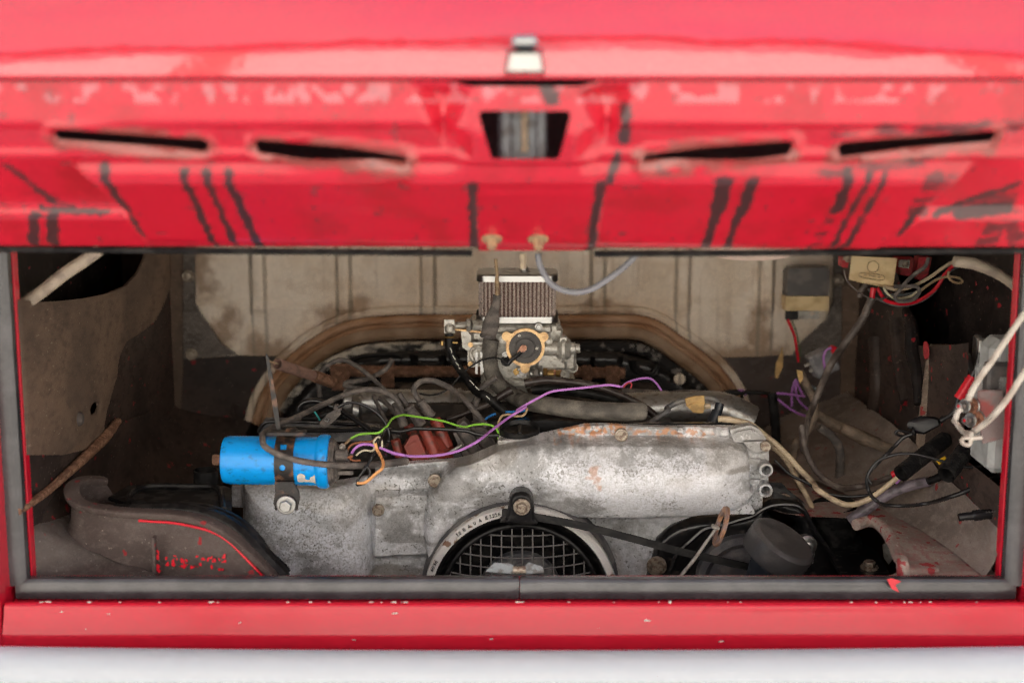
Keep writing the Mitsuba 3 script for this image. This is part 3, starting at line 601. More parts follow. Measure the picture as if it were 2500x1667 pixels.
patch([[(-.5056,.32,.6006),(-.5197,.16,.6292),(-.5204,.09,.6414),(-.5252,.03,.6485),(-.5226,.026,.6284),(-.5212,.022,.5961),(-.4728,.022,.5961),(-.3898,.024,.5954)], [(-.4719,.2,.628),(-.4926,.15,.6385),(-.5039,.115,.6303),(-.5022,.1,.6267),(-.4926,.086,.6219),(-.4667,.076,.6094),(-.4298,.068,.5982),(-.3937,.04,.5968)]], 'shelf_dirt', 'shelf', van, .003)
part(wl, 'ledge', tube([(-.526, -.004, .679), (-.521, .03, .680), (-.518, .12, .681), (-.516, .2, .684), (-.515, .28, .688), (-.516, .36, .694)], [.0045, .0045, .005, .006, .0075, .005], 8, .006, wob=.006), 'rusty_steel', label='rusty ledge along the left wall')
patch([[(.532, .02, .65), (.53, .2, .655), (.528, .42, .665), (.52, .70, .66)], [(.524, .02, .615), (.512, .2, .617), (.48, .42, .62), (.42, .70, .62)], [(.515, .02, .599), (.49, .2, .598), (.43, .40, .592), (.34, .66, .58)]], 'shelf_pale', 'wheel_box', wr)
# raised rim of the engine opening, left
rim = np.array([(-.4803,.162,.6669),(-.4867,.156,.6694),(-.4927,.149,.6716),(-.4993,.132,.674),(-.5016,.115,.6738),(-.4998,.1,.6715),(-.4938,.088,.6663),(-.4844,.082,.6619),(-.4642,.076,.6587),(-.4354,.07,.6564),(-.3995,.066,.6556),(-.3651,.06,.655),(-.3342,.05,.6505),(-.3077,.04,.6393),(-.2843,.034,.6194),(-.2638,.033,.5972),(-.2563,.032,.5865)])
rimb = np.array([(-.4621,.165,.6341),(-.4784,.158,.6404),(-.4914,.146,.6397),(-.5004,.129,.6365),(-.503,.112,.6312),(-.5015,.098,.6274),(-.4955,.086,.624),(-.4861,.08,.6177),(-.4661,.074,.6101),(-.4375,.068,.6007),(-.4019,.064,.5894),(-.3675,.058,.5844),(-.3363,.048,.5839),(-.3091,.038,.5854),(-.2852,.033,.5862),(-.2639,.032,.5855),(-.2562,.031,.5849)])
rimc = np.array([np.interp(np.linspace(0, 1, 120), np.linspace(0, 1, 161), c) for c in spline(rim, .002)[0][np.linspace(0, len(spline(rim, .002)[0]) - 1, 161).astype(int)].T]).T
sb = spline(rimb, .002)[0]; st_ = spline(rim, .002)[1]; rimbc = np.array([np.interp(np.interp(np.linspace(0, 1, 120), np.linspace(0, 1, len(st_)), st_), spline(rimb, .002)[1], c) for c in sb.T]).T
SCR0, SCRX, SCRY = (-.3955,.052,.6218), (-.3158,.04,.6258), (-.3956,.048,.597)
rm = part(van, 'opening_rim', sweep(rimc, lambda i: np.array([(-.0065, -.004), (.0065, -.004), (.0088, .0), (.0088, .0030), (.006, .005), (-.006, .005), (-.0088, .0030), (-.0088, .0)]), up=(0, 0, 1)), 'rim_paint', label='curved upstanding rim of the engine opening')
A = np.stack([rimc * (1 - k) + rimbc * k for k in (0, .4, .8, 1)])
off = np.array([0, -.0005, -.0015, -.006]); nr = np.gradient(rimc, axis=0); nr = np.stack([-nr[:, 1], nr[:, 0], nr[:, 0] * 0], 1); nr /= np.linalg.norm(nr, axis=1, keepdims=True)
side = np.sign((nr * (np.array([-.2, .3, .6]) - rimc)).sum(1))[:, None]
A = A + off[:, None, None] * (nr * side)[None] + .002 * (meshkit.fbm(A * 30, 3) - .5)[..., None]
part(rm, 'rim_wall', grid(A), 'rim_paint', smooth=True)
part(rm, 'red_edge', tube(rimc[58:] + np.array([-.004, -.0045, -.006]), .0015, 8, .006, wob=.004), 'red_plastic')
scr = []
for x0, x1, y0, y1, n in ((945, 1235, 838, 905, 26), (892, 912, 790, 925, 9), (1255, 1290, 830, 920, 9)):
    for k in range(n):
        P = np.array(SCR0) + (np.array(SCRX) - np.array(SCR0)) * (r2.uniform(x0, x1) - 890) / 400 + (np.array(SCRY) - np.array(SCR0)) * (r2.uniform(y0, y1) - 790) / 130
        a = np.sort(r2.uniform(0, 6.28, 8)); q = r2.uniform(.0010, .0028) * r2.uniform(.4, 1.2, 8)
        scr.append(extr(Polygon(np.stack([np.cos(a) * q, np.sin(a) * q * 1.3], 1)).convex_hull, P, [1, 0, 0], [0, 0, 1], 0, .0006))
part(rm, 'scratched_paint', cat(scr), 'red_plastic', kind='stuff')
part(rm, 'step', bx(np.array((-.3957,.05,.6104)), [.004, .012, .05], .001), 'rim_paint')
inn = rimc + nr * side * .013 + [0, 0, .001]
lip = part(rm, 'rubber_lip', tube(inn[int(len(inn) * .38):], [.004, .0095, .0105, .0105], 10, .006), 'black_rubber')
part(rm, 'rubber_lip', tube(inn[int(len(inn) * .42):] + nr[int(len(inn) * .42):] * side[int(len(inn) * .42):] * .013 + [0, 0, .002], [.002, .006, .007, .007], 10, .006), 'black_rubber')
flat = np.array([(-.4698,.1371,.655),(-.4589,.1876,.655),(-.4263,.1906,.655),(-.3438,.1861,.655),(-.3331,.1739,.655),(-.3178,.095,.655),(-.3241,.0868,.655),(-.3623,.0909,.655),(-.4081,.1005,.655),(-.438,.1088,.655)])
tt = part(van, 'engine_tin', sheet(flat, .004, bev=.001), 'black_rubber', label='black flat tin beside the rim')
part(tt, 'lip', tube([(-.3232,.0782,.658),(-.336,.1268,.658),(-.3503,.1671,.658),(-.38,.1709,.658),(-.4295,.1709,.658),(-.4422,.1559,.658),(-.4426,.1268,.658),(-.4282,.1021,.658),(-.4018,.0918,.658)], .0035, 8, .006), 'black_rubber')
part(tt, 'cup', pipe((-.3691,.2,.6541), (-.3685,.2,.6704), .0150, .0138), 'black_rubber')
# raised rim, right
rimr = np.array([(.4135,.1862,.606),(.4337,.2003,.606),(.4395,.1897,.606),(.442,.1587,.606),(.4401,.1127,.606),(.4345,.0691,.606)] + [(.4274,.032,.6055),(.429,.032,.5926)])
part(van, 'opening_rim', tube(rimr, .007, 10, .005, wob=.004), 'shelf_red_worn')
patch([rimr + [0, 0, .0], rimr + [.012, .004, -.004], rimr + [.045, .01, -.008]], 'shelf_red_worn', 'shelf_flange', wr, .003, 30)

# ---------------------------------------------------------------- the engine
eng = thing('engine', 'flat engine with a corroded alloy fan housing and a gridded fan opening', 'engine')
part(eng, 'crankcase', cat(bx([.0, .50, .60], [.46, .30, .18], .02), bx([-.02, .47, .685], [.30, .16, .04], .012)), 'oily_metal')
fr = Polygon(xz([(-.3351,.24,.6422),(-.329,.24,.6432),(-.2785,.24,.639),(-.2258,.24,.6385),(-.1695,.24,.6484),(-.1707,.24,.662),(-.1566,.24,.6641),(-.1349,.24,.6641),(-.1136,.24,.6656),(-.0707,.24,.6682),(-.051,.24,.6729),(-.0191,.24,.6869),(-.0171,.24,.6973),(.0327,.24,.6999),(.0604,.24,.7061),(.0905,.24,.7128),(.1116,.24,.7133),(.1885,.24,.7102),(.274,.24,.7107),(.3023,.24,.7045),(.3142,.24,.6937),(.3166,.24,.6828),(.3139,.24,.6734),(.313,.24,.6028),(.3008,.24,.6022),(.2769,.24,.6033),(.2338,.24,.5985),(.1907,.24,.597),(.1475,.24,.5959),(.0829,.24,.597),(.061,.24,.6012),(.0284,.24,.6112),(.0112,.24,.6154),(-.0061,.24,.6154),(-.0279,.24,.6122),(-.06,.24,.5975),(-.0861,.24,.5731),(-.1017,.24,.546),(-.1096,.24,.5204),(-.1152,.24,.4827),(-.1172,.24,.3956),(-.3267,.24,.3956),(-.3389,.24,.5257)]))
lobe = smooth_poly(xz([(-.3322,.23,.6408),(-.3352,.23,.5822),(-.3312,.23,.5186),(-.3148,.23,.389),(-.1785,.23,.389),(-.176,.23,.5345),(-.1761,.23,.5874),(-.1774,.23,.6283),(-.1882,.23,.645),(-.2163,.23,.6491),(-.2766,.23,.6491)]))
panel = Polygon(xz([(-.1704,.23,.6283),(-.1028,.23,.6309),(-.1046,.23,.5494),(-.1738,.23,.5462)])).buffer(-.004).buffer(.004)
duct = smooth_poly(xz([(-.1007,.215,.5492),(-.1044,.215,.5869),(-.099,.215,.6259),(-.0847,.215,.6574),(-.0672,.215,.6728),(-.0417,.215,.6846),(-.0104,.215,.6938),(.0089,.215,.6974),(.0491,.215,.7015),(.0913,.215,.6979),(.1484,.215,.6984),(.2283,.215,.6964),(.2705,.215,.6964),(.2877,.215,.6862),(.2941,.215,.6543),(.2909,.215,.6275),(.2688,.215,.6135),(.2304,.215,.6078),(.1878,.215,.6057),(.1453,.215,.6046),(.0816,.215,.6057),(.0601,.215,.6098),(.028,.215,.6197),(.011,.215,.6239),(-.006,.215,.6239),(-.0275,.215,.6207),(-.0591,.215,.6062),(-.0848,.215,.5822)]))
duct2 = smooth_poly(xz([(.0547,.215,.6851),(.1142,.215,.6913),(.2236,.215,.6877),(.2733,.215,.6851),(.2815,.215,.6595),(.2748,.215,.6311),(.2352,.215,.6156),(.1552,.215,.6119),(.0751,.215,.6156),(.0449,.215,.644)]))
duct_w = duct.union(duct.buffer(.005).intersection(rect(-1, 0, 1, (-.0759,.24,.6395)[2]))).buffer(.0005)
bumps = [Polygon(xz(p)).buffer(-.003).buffer(.003) for p in ([(.0897,.22,.7175),(.1108,.22,.7175),(.1118,.22,.7036),(.0889,.22,.7036)], [(.2015,.22,.7021),(.2024,.22,.7108),(.2076,.22,.7136),(.213,.22,.7108),(.2146,.22,.7021)], [(.2322,.22,.6999),(.2347,.22,.7123),(.2499,.22,.7136),(.2528,.22,.6999)], [(.2549,.22,.6988),(.2554,.22,.7118),(.2679,.22,.7118),(.2697,.22,.6988)])]
ribl = LineString(xz([(-.1692,.24,.6625),(-.1349,.24,.663),(-.0707,.24,.6672),(-.051,.24,.6719),(-.0192,.24,.6859)])); seam = LineString(xz([(.0099,.2,.7006),(.01,.2,.6421)]))
low = Polygon(xz([(-.1738,.23,.543),(-.1118,.23,.543),(-.1186,.23,.3999),(-.1763,.23,.3999)]))
def fan_h(u, v, d):
    P = np.stack([u, v, u * 0], 1); pts = shapely.points(u, v)
    n1 = meshkit.fbm(P * 22, 3) - .5; n2 = meshkit.fbm(P * 130, 3) - .5
    h = .002 * quarter(d, .003)
    h = h + .040 * quarter(np.maximum(sd(lobe, u, v), 0), .045)
    h = np.maximum(h, .018 * sst(-.0008, .0018, sd(panel, u, v)))
    h = h - .010 * sst(0, .004, sd(low, u, v))
    D = np.maximum(sd(duct_w, u, v), 0); h = np.maximum(h, .022 * sst(0, .004, D) + .028 * quarter(D, .05) + .006 * sst(0, .03, sd(duct2, u, v)))
    for b in bumps: h = h + .006 * sst(-.0006, .0020, sd(b, u, v))
    h = h + .0035 * np.exp(-(shapely.distance(ribl, pts) / .0035) ** 2) + .0007 * np.exp(-(shapely.distance(seam, pts) / .0008) ** 2)
    return h + .0045 * n1 * sst(0, .02, h) + .0007 * n2
house = part(eng, 'fan_housing', relief(fr, fan_h, .0019, lambda u, v, h: np.stack([u, .255 - h, v], 1), .010), 'alloy', smooth=True, label='oxidised grey and white alloy fan housing with rust along its top flange')
for c, r, a in (((.1341,.236,.7044), .0060, .9), ((.3106,.232,.6912), .0050, 1.55), ((-.0954,.236,.6467), .0062, .15), ((-.165,.23,.6108), .0056, 2.2)):
    part(house, 'screw', cat(slotscrew(c, (0, -1, 0), r, a), lathe([(r * 1.35, .004), (r * 1.35, -.0006), (r * 1.2, -.0012), (0, -.0012)], c, (0, 1, 0), 24)), 'bolt_steel')
for c in ((.3122,.235,.6614), (.3125,.235,.6354)):
    c = np.array(c)
    part(house, 'boss', cat(pipe(c + [0, -.004, 0], c + [0, .05, 0], .0085, .0060), hull([c + [x, .012 + y, z] for x, z in ((-.005, .010), (-.03, .010), (-.03, -.010), (-.005, -.010)) for y in (0, .03)])), 'alloy')
part(house, 'ear', cat(hull([np.array(p) + [0, y, 0] for p in [(.2844,.236,.6958),(.3113,.236,.6968),(.317,.236,.6908),(.3136,.236,.6844),(.2973,.236,.6834),(.2904,.236,.6884)] for y in (0, .03)]), sheet([(.2981,.252,.6793),(.3187,.252,.6803),(.3195,.252,.6673),(.2985,.252,.6673)], .03, bev=.002), sheet([(.299,.252,.6482),(.3191,.252,.649),(.3194,.252,.6381),(.2993,.252,.6381)], .03, bev=.002)), 'alloy')
part(house, 'corner_web', sheet([(.2735,.24,.6938),(.2683,.24,.7091),(.2779,.24,.7121),(.2941,.24,.7151),(.3039,.24,.7101),(.3129,.24,.6983),(.3121,.24,.6948),(.2842,.24,.6933)], .02, bev=.004), 'alloy')
part(house, 'foot', hull([np.array(p) + [0, y, 0] for p in [(.2526,.226,.6073),(.2674,.226,.6146),(.2909,.226,.6251),(.2992,.226,.609),(.2966,.226,.6073)] for y in (0, .02)]), 'alloy')
part(eng, 'tab', sheet([(-.3553,.27,.6027),(-.3531,.27,.6299),(-.3373,.27,.6299),(-.3382,.27,.6013)], .012, bev=.003), 'alloy')
# rear half of the housing, seen right of the fan
back = Polygon(xz([(.0583,.29,.5967),(.1118,.29,.5875),(.2363,.29,.5875),(.2277,.29,.5736),(.1991,.29,.5597),(.1881,.29,.5504),(.1754,.29,.506),(.1764,.29,.4471),(.0637,.29,.4471)])).buffer(0)
part(eng, 'rear_casing', relief(back, lambda u, v, d: .004 * quarter(d, .006) + .002 * (meshkit.fbm(np.stack([u, v, u * 0], 1) * 60, 3) - .5), .004, lambda u, v, h: np.stack([u, .285 - h, v], 1), .03), 'alloy', smooth=True)
# fan: scale ring, dish, hub, grille
fc = np.array((.0105,.2,.503)); ay = np.array([0, 1.0, 0])
RR = .1185
sr = part(eng, 'scale_ring', lathe([(RR + .0012, .03), (RR + .0012, .003), (RR, .0005), (RR - .0065, -.0035), (RR - .0078, -.003), (RR - .0085, .004), (RR - .0085, .02)], fc, ay, 96), 'ring_white', smooth=35, label='white graduated scale ring of the fan')
part(eng, 'shroud', lathe([(RR + .006, .05), (RR + .005, .020), (RR + .002, .014), (RR + .002, .05)], fc, ay, 80), 'grey_dust')
part(eng, 'fan_dish', lathe([(RR - .0088, .0), (RR - .012, .002), (RR - .016, .012), (RR - .022, .022), (RR - .030, .04), (RR - .045, .052), (.045, .056), (.040, .040), (.026, .036), (.012, .034), (0, .034)], fc, ay, 80), 'black_plastic')
part(eng, 'fan_hub', cat(lathe([(.052, .045), (.050, .036), (.036, .030), (.02, .028), (0, .028)], fc, ay, 48), *[hexbolt(fc + [.034 * math.cos(a), .030, .034 * math.sin(a)], (0, -1, 0), .005) for a in (.4, 1.6, 2.7, 3.7, 5.0)]), 'grey_dust')
gr = part(eng, 'fan_grille', ring(fc + [0, .003, 0], ay, .0965, .0030, 80, 8), 'black_plastic', label='black wire grid over the fan opening')
R0 = .0955; dome = lambda x, z: fc + np.array([x, .006 - .022 * (1 - (x * x + z * z) / R0 ** 2), z])
for k in range(-7, 8):
    x = k * .01262 + .002; hz = math.sqrt(max(R0 ** 2 - x * x, 0))
    if hz > .01: part(gr, 'bar', tube([dome(x, z) for z in np.linspace(-hz, hz, 12)], .0011, 6, .008), 'grille_grey')
    hx = math.sqrt(max(R0 ** 2 - (k * .0126 - .004) ** 2, 0)); z = k * .0126 - .004
    if hx > .01 and z > -.03: part(gr, 'bar', tube([dome(x, z - .010 * (1 - (x / R0) ** 2) * 0 + .004 * (x / R0) ** 2) for x in np.linspace(-hx, hx, 12)], .0011, 6, .008), 'grille_grey')
# the figures and strokes of the scale
def on_ring(txt, ang, r, hgt, flip=0):
    m = meshkit.text_mesh(txt, hgt, .0005, bold=True); v = m.vertices; v[:, 0] -= v[:, 0].mean(); v[:, 1] -= hgt / 2
    c, s = math.cos(ang), math.sin(ang); er = np.array([c, 0, s]); et = np.array([s, 0, -c])
    nn = unit(np.array([0, -1, 0]) * 1 + .55 * er); up = unit(er - nn * (er @ nn))
    if flip: up, et = -up, -et
    m.vertices = fc + er * r + np.array([0, -.0018, 0]) + v[:, :1] * et + v[:, 1:2] * up + (v[:, 2:] + .0002) * nn
    return m
marks = []
def ang_at(p): d = np.array(p) - fc; return math.atan2(d[2], d[0])
for t, p in (('16', (-.0186,.2,.6243)), ('12', (-.026,.2,.6214)), ('8', (-.034,.2,.6188)), ('4', (-.0419,.2,.6148)), ('0', (-.0488,.2,.6111)), ('4', (-.0556,.2,.6061)), ('8', (-.0624,.2,.6017)), ('12', (-.0684,.2,.5962)), ('36', (-.096,.2,.5558)), ('40', (-.0995,.2,.5481))):
    part(sr, 'figure', on_ring(t, ang_at(p), RR - .0029, .0041), 'print_ink', smooth=False)
    part(sr, 'stroke', on_ring('I', ang_at(p), RR - .0066, .0014), 'print_ink', smooth=False)
for k, ch in enumerate('NACH'): part(sr, 'letter', on_ring(ch, ang_at((-.0155,.2,.6203)) - .028 * (k + .4), RR - .0066, .0020), 'print_ink', smooth=False)
lug = smooth_poly(xz([(-.014,.165,.6137),(-.0074,.165,.6191),(-.0036,.165,.6341),(-.002,.165,.6437),(.0036,.165,.6501),(.0112,.165,.6516),(.019,.165,.6497),(.0244,.165,.6426),(.0265,.165,.6298),(.0274,.165,.618),(.0311,.165,.6126),(.0088,.165,.6109)]))
lug = part(eng, 'lug', relief(lug, lambda u, v, d: .006 * quarter(d, .005), .0015, lambda u, v, h: np.stack([u, .172 - h, v], 1), .022), 'black_plastic', smooth=True)
part(lug, 'bolt', hexbolt((.0116,.163,.6355), (0, -1, 0), .0068), 'bolt_steel')
# belt, alternator tin, pulley, dipstick, filler cap, brackets on the right
part(eng, 'belt', sweep(spline(np.array([(-.012,.185,.6227),(.0256,.185,.6168),(.0801,.185,.6064),(.1431,.185,.59),(.2064,.185,.5725),(.2783,.185,.5556),(.3123,.185,.5473)]), .01)[0], lambda i: np.array([(-.0035, -.0048), (.0035, -.0048), (.0045, .003), (.0045, .0048), (-.0045, .0048), (-.0045, .003)]), up=(0, -1, .25)), 'black_rubber', smooth=30, label='black drive belt crossing right of the fan')
tin = smooth_poly(xz([(.184,.27,.5608),(.2024,.27,.5768),(.2308,.27,.5871),(.2593,.27,.5894),(.2813,.27,.5905),(.302,.27,.5962),(.3138,.27,.6053),(.3312,.27,.6133),(.3532,.27,.6099),(.3677,.27,.6042),(.3793,.27,.586),(.3946,.27,.5608),(.4156,.27,.5331),(.4217,.27,.4903),(.173,.27,.4903),(.1779,.27,.5308)]))
tin = part(eng, 'alternator_tin', relief(tin.difference(Polygon(xz([(.3229,.27,.5951),(.3317,.27,.5974),(.3451,.27,.5905),(.3619,.27,.5802),(.3634,.27,.5699),(.3547,.27,.5665),(.3411,.27,.5768)])).buffer(.002)), lambda u, v, d: .012 * quarter(d, .012) + .003 * (meshkit.fbm(np.stack([u, v, u * 0], 1) * 30, 2) - .5), .003, lambda u, v, h: np.stack([u, .275 - h, v], 1), .03), 'black_tin', smooth=True, label='black pressed tin over the alternator')
part(tin, 'rolled_edge', tube([(.2677,.245,.5886),(.2828,.245,.5937),(.2989,.245,.5987),(.3116,.245,.6072),(.3223,.245,.6122),(.3352,.245,.6139),(.3526,.245,.6122),(.3626,.245,.606),(.3706,.245,.5926),(.3822,.245,.5745),(.3983,.245,.5519),(.4133,.245,.5291)], .0030, 8, .005, wob=.002), 'black_tin')
part(tin, 'rolled_edge', tube([(.2516,.245,.5847),(.2408,.245,.5824),(.2333,.245,.5768),(.2237,.245,.5677),(.2152,.245,.5598),(.2057,.245,.5473),(.2015,.245,.5371),(.1974,.245,.5257)], .0036, 8, .005, wob=.002), 'black_tin')
part(tin, 'pulley', cat(lathe([(.060, .03), (.060, .012), (.052, .008), (.046, .012), (.040, .004), (.03, .002), (0, .002)], np.array((.2922,.235,.511)), ay, 48)), 'grey_dust')
part(tin, 'adjuster', cat(lathe([(.0125, .012), (.0125, .002), (.0095, 0), (.0085, .004), (.0065, .004), (.006, -.004), (.004, -.005), (0, -.005)], (.3669,.235,.5636), ay, 24), hull([np.array(p) + [0, y, 0] for p in [(.347,.24,.575),(.367,.24,.5739),(.3783,.24,.5614),(.3759,.24,.5388),(.3715,.24,.5411),(.3645,.24,.5547)] for y in (0, .008)])), 'zinc')
part(tin, 'bolt', hexbolt((.1822,.255,.5311), (0, -1, 0), .0085), 'bolt_steel')
part(tin, 'bracket', sheet([(.329,.3,.6259),(.3451,.3,.6259),(.3544,.3,.6161),(.3739,.3,.6005),(.3879,.3,.5825),(.427,.3,.5288),(.4278,.3,.5089),(.4028,.3,.5441),(.3788,.3,.5872),(.3706,.3,.5982),(.3415,.3,.5993),(.3367,.3,.6115)], .004, bev=.001), 'black_tin')
part(tin, 'screw', slotscrew((.3482,.294,.6051), (0, -.7, .7), .0078, .2), 'bolt_steel')
part(tin, 'edge_trim', tube([(.3456,.298,.5999),(.3701,.298,.6003),(.3783,.298,.5912),(.3937,.298,.568),(.4102,.298,.5459),(.4267,.298,.526)], .0018, 6, .006), 'zinc')
part(eng, 'oil_cap', cat(lathe([(.0240, .0), (.0250, .002), (.0250, .011), (.0235, .0125), (.0215, .0075), (0, .0065)], np.array((.0098,.27,.6948)), (0, -.15, 1), 48), bx(np.array((.0098,.27,.6987)) + [0, -.002, .0], [.006, .044, .016], .0015), *[bx(np.array((.0098,.27,.696)) + [.0238 * math.cos(a), .0238 * math.sin(a), .0], [.004, .004, .008], .001) for a in np.linspace(0, 6.28, 16)]), 'black_plastic', label='black oil filler cap with a cross grip')
part(eng, 'oil_neck', hull([np.array(p) + [0, y, 0] for p in [(-.0174,.24,.6968),(.0351,.24,.6988),(.0351,.24,.6968),(.0097,.24,.6896),(-.0167,.24,.6838)] for y in (0, .06)]), 'alloy')
brt = part(eng, 'breather_box', cat(hull([(-.0037,.36,.6923),(.0033,.36,.6995),(.0294,.36,.7057),(.0736,.36,.7042),(.0968,.36,.6954),(.1009,.36,.6882),(.0959,.36,.6809),(.0376,.36,.6716),(.0033,.36,.6727)] + [(-.0008,.42,.6782),(.0065,.42,.6867),(.0345,.42,.692),(.076,.42,.6904),(.1,.42,.6835)] + [(-.0017,.3,.6904),(.0363,.3,.6904),(.0908,.3,.7014),(.0946,.3,.7054),(.0421,.3,.7084),(.0032,.3,.7054)])), 'black_tin', smooth=50)
part(brt, 'cap', lathe([(.034, 0), (.036, .003), (.033, .005), (.030, .001), (0, .0005)], np.array((.0485,.36,.7003)), (0, -.1, 1), 36), 'black_plastic')
part(eng, 'front_strip', tube([(-.2965,.268,.7051),(-.226,.268,.7029),(-.1716,.268,.7051),(-.1391,.268,.7006)], .006, 8, .02, flat=.6), 'black_tin')
part(eng, 'front_shelf', sheet([(-.3217,.29,.6949),(-.3134,.29,.7099),(-.2697,.29,.7093),(-.2249,.29,.7064),(-.188,.29,.703),(-.1689,.29,.7007),(-.1669,.29,.6845),(-.2187,.29,.6822),(-.3153,.29,.6822)], .02, bev=.002), 'grey_dust')
part(eng, 'front_lip', cat(tube([(-.3202,.285,.6961),(-.3172,.285,.7019),(-.3103,.285,.7088),(-.2913,.285,.7099),(-.2466,.285,.7088),(-.193,.285,.7062)], .0022, 8, .008), tube([(-.3108,.28,.701),(-.2572,.28,.7017),(-.1847,.28,.701)], .0020, 6, .01)), 'black_tin')
part(eng, 'top_tin', sheet([(.0971,.275,.7031),(.1379,.275,.709),(.1869,.275,.7095),(.285,.275,.7095),(.295,.275,.7031),(.2198,.275,.6998),(.1151,.275,.6981)], .01, bev=.002), 'black_tin')
# chromed pipe and intake pipes behind
part(eng, 'chrome_pipe', cat(cyl((-.2298,.44,.6993), (-.0434,.44,.696), .0205), *[ring((-.083,.44,.6977), (1, 0, .02), .0212, .0020, 36, 6), ring((-.0713,.44,.6969), (1, 0, .02), .0212, .0030, 36, 6)]), 'zinc', smooth=40)
part(eng, 'pipe_clip', cyl((-.2157,.42,.6936), (-.2027,.42,.6936), .0215), 'chrome')
part(eng, 'intake_pipe', cat(tube([(.1411,.42,.6929),(.2153,.42,.6967),(.2577,.42,.6972),(.2843,.42,.695),(.3057,.42,.6863),(.3219,.42,.6776)], .024, 20, .01)), 'zinc', label='silver intake pipe at the right')
part(eng, 'manifold', cat(hull([(-.0267,.43,.7281),(-.0039,.43,.7302),(.0159,.43,.7281),(.0305,.43,.6962),(.0034,.43,.6898),(-.0247,.43,.7047)] + [(-.0277,.5,.7191),(.0316,.5,.6827),(-.0256,.5,.6893)]), tube([(-.0144,.44,.7218),(-.0217,.44,.7068),(-.0071,.44,.6918),(.0265,.44,.6875),(.0664,.44,.6875)], .016, 14)), 'cast_zinc', smooth=60)
rod = part(eng, 'rusty_pipe', tube([(-.2407,.6,.7125),(-.1617,.6,.7118),(-.0459,.6,.7118)] + [(.0855,.6,.7112),(.1241,.6,.7098),(.1665,.6,.7092)], .0085, 12, .02), 'rusty_steel', label='rusty pipe under the rear tin')
for P4 in ([(-.1901,.585,.7219),(-.1737,.585,.7268),(-.1733,.585,.6907),(-.1954,.585,.6858),(-.1912,.585,.7073)], [(.1374,.585,.721),(.1572,.585,.721),(.1588,.585,.6975),(.1541,.585,.6917),(.1387,.585,.6956)], [(-.2675,.585,.7229),(-.2369,.585,.7258),(-.2415,.585,.6858),(-.2645,.585,.6858)], [(.102,.585,.721),(.1164,.585,.7219),(.1176,.585,.6995),(.1041,.585,.6995)]):
    part(rod, 'bracket', sheet(P4, .012, bev=.003), 'rusty_steel')
rt = Polygon(xz([(-.374,.66,.5761),(-.3505,.66,.6308),(-.3149,.66,.6756),(-.2706,.66,.7073),(-.2236,.66,.7244),(-.1645,.66,.7307),(-.031,.66,.732),(.0931,.66,.7314),(.1615,.66,.7282),(.2082,.66,.7156),(.2554,.66,.6902),(.2904,.66,.6584),(.3135,.66,.6083),(.3143,.66,.5761)])).buffer(0)
rt = part(eng, 'rear_tin', relief(rt, lambda u, v, d: .008 * quarter(d, .01) + .004 * (meshkit.fbm(np.stack([u, v, u * 0], 1) * 25, 2) - .5), .006, lambda u, v, h: np.stack([u, .665 - h, v], 1), .02), 'black_tin', smooth=True, label='glossy black tin inside the arch')
for z_, L in ((0, [(-.1501,.645,.7293),(-.1493,.645,.7173),(-.1434,.645,.7103),(-.1257,.645,.7083),(-.11,.645,.7103),(-.103,.645,.7173),(-.1039,.645,.7293)]), (0, [(-.1452,.645,.7283),(-.1443,.645,.7183),(-.1395,.645,.7143),(-.1257,.645,.7129),(-.1129,.645,.7143),(-.1079,.645,.7183),(-.1078,.645,.7283)]), (0, [(.1797,.645,.7193),(.1829,.645,.7073),(.1958,.645,.6982),(.2097,.645,.6952),(.2185,.645,.7002),(.2232,.645,.7113)]), (0, [(.1847,.645,.7183),(.1878,.645,.7093),(.1977,.645,.7022),(.2096,.645,.6992),(.2154,.645,.7042),(.2189,.645,.7113)]), (0, [(.1216,.645,.7253),(.1237,.645,.7143),(.1326,.645,.7093),(.1563,.645,.7093),(.1631,.645,.7153),(.1639,.645,.7253)]), (0, [(-.2437,.645,.7193),(-.2239,.645,.7263),(-.1983,.645,.7283),(-.1747,.645,.7283),(-.1649,.645,.7233)]), (0, [(-.2301,.645,.7103),(-.2143,.645,.7133),(-.1985,.645,.7143)]), (0, [(-.0832,.645,.7293),(-.0823,.645,.7173),(-.0686,.645,.7113)]), (0, [(.0931,.645,.7253),(.0951,.645,.7173),(.107,.645,.7153)])):
    part(rt, 'pressing', tube(L, .0038, 8, .004), 'black_gloss')
part(rt, 'hole', lathe([(.009, .0), (.008, .002), (0, .002)], (.2531,.645,.6912), (0, -1, 0), 20), 'firewall_paint')
# filler neck, plate and hose stub at the right
nk = part(eng, 'filler_neck', cat(lathe([(.0265, .034), (.0285, .036), (.0295, .034), (.0275, .0), (.0275, -.012), (.034, -.014), (.034, -.022), (.031, -.024), (.031, -.08)], np.array((.4155,.3,.5635)), (-.12, -.1, 1), 40), lathe([(.0265, .034), (.024, .01), (0, .0)], np.array((.4155,.3,.5635)), (-.12, -.1, 1), 40)), 'black_rubber', label='black flared filler neck')
pl = part(eng, 'neck_plate', sheet([(.3974,.3066,.545),(.4527,.3211,.545),(.4646,.2782,.545),(.4579,.1852,.545),(.4467,.1422,.545),(.3973,.1422,.545)], .004, bev=.001), 'black_tin')
part(pl, 'bolt', hexbolt(np.array((.4368,.2047,.546)), (0, -.1, 1), .0075), 'bolt_steel')
part(eng, 'boot', hull([(.4718,.28,.5513),(.4824,.28,.5536),(.4867,.28,.5328),(.4816,.28,.5235),(.4745,.28,.5328)] + [(.48,.31,.5415),(.4907,.31,.5439),(.4951,.31,.5227)]), 'pale_plate')
mat('ring_white', two((.62, .61, .59), (.24, .15, .10), .5, sc=90, lo=.63, hi=.71, fine=.1))
mat('grille_grey', pri((.11, .105, .10), .5))
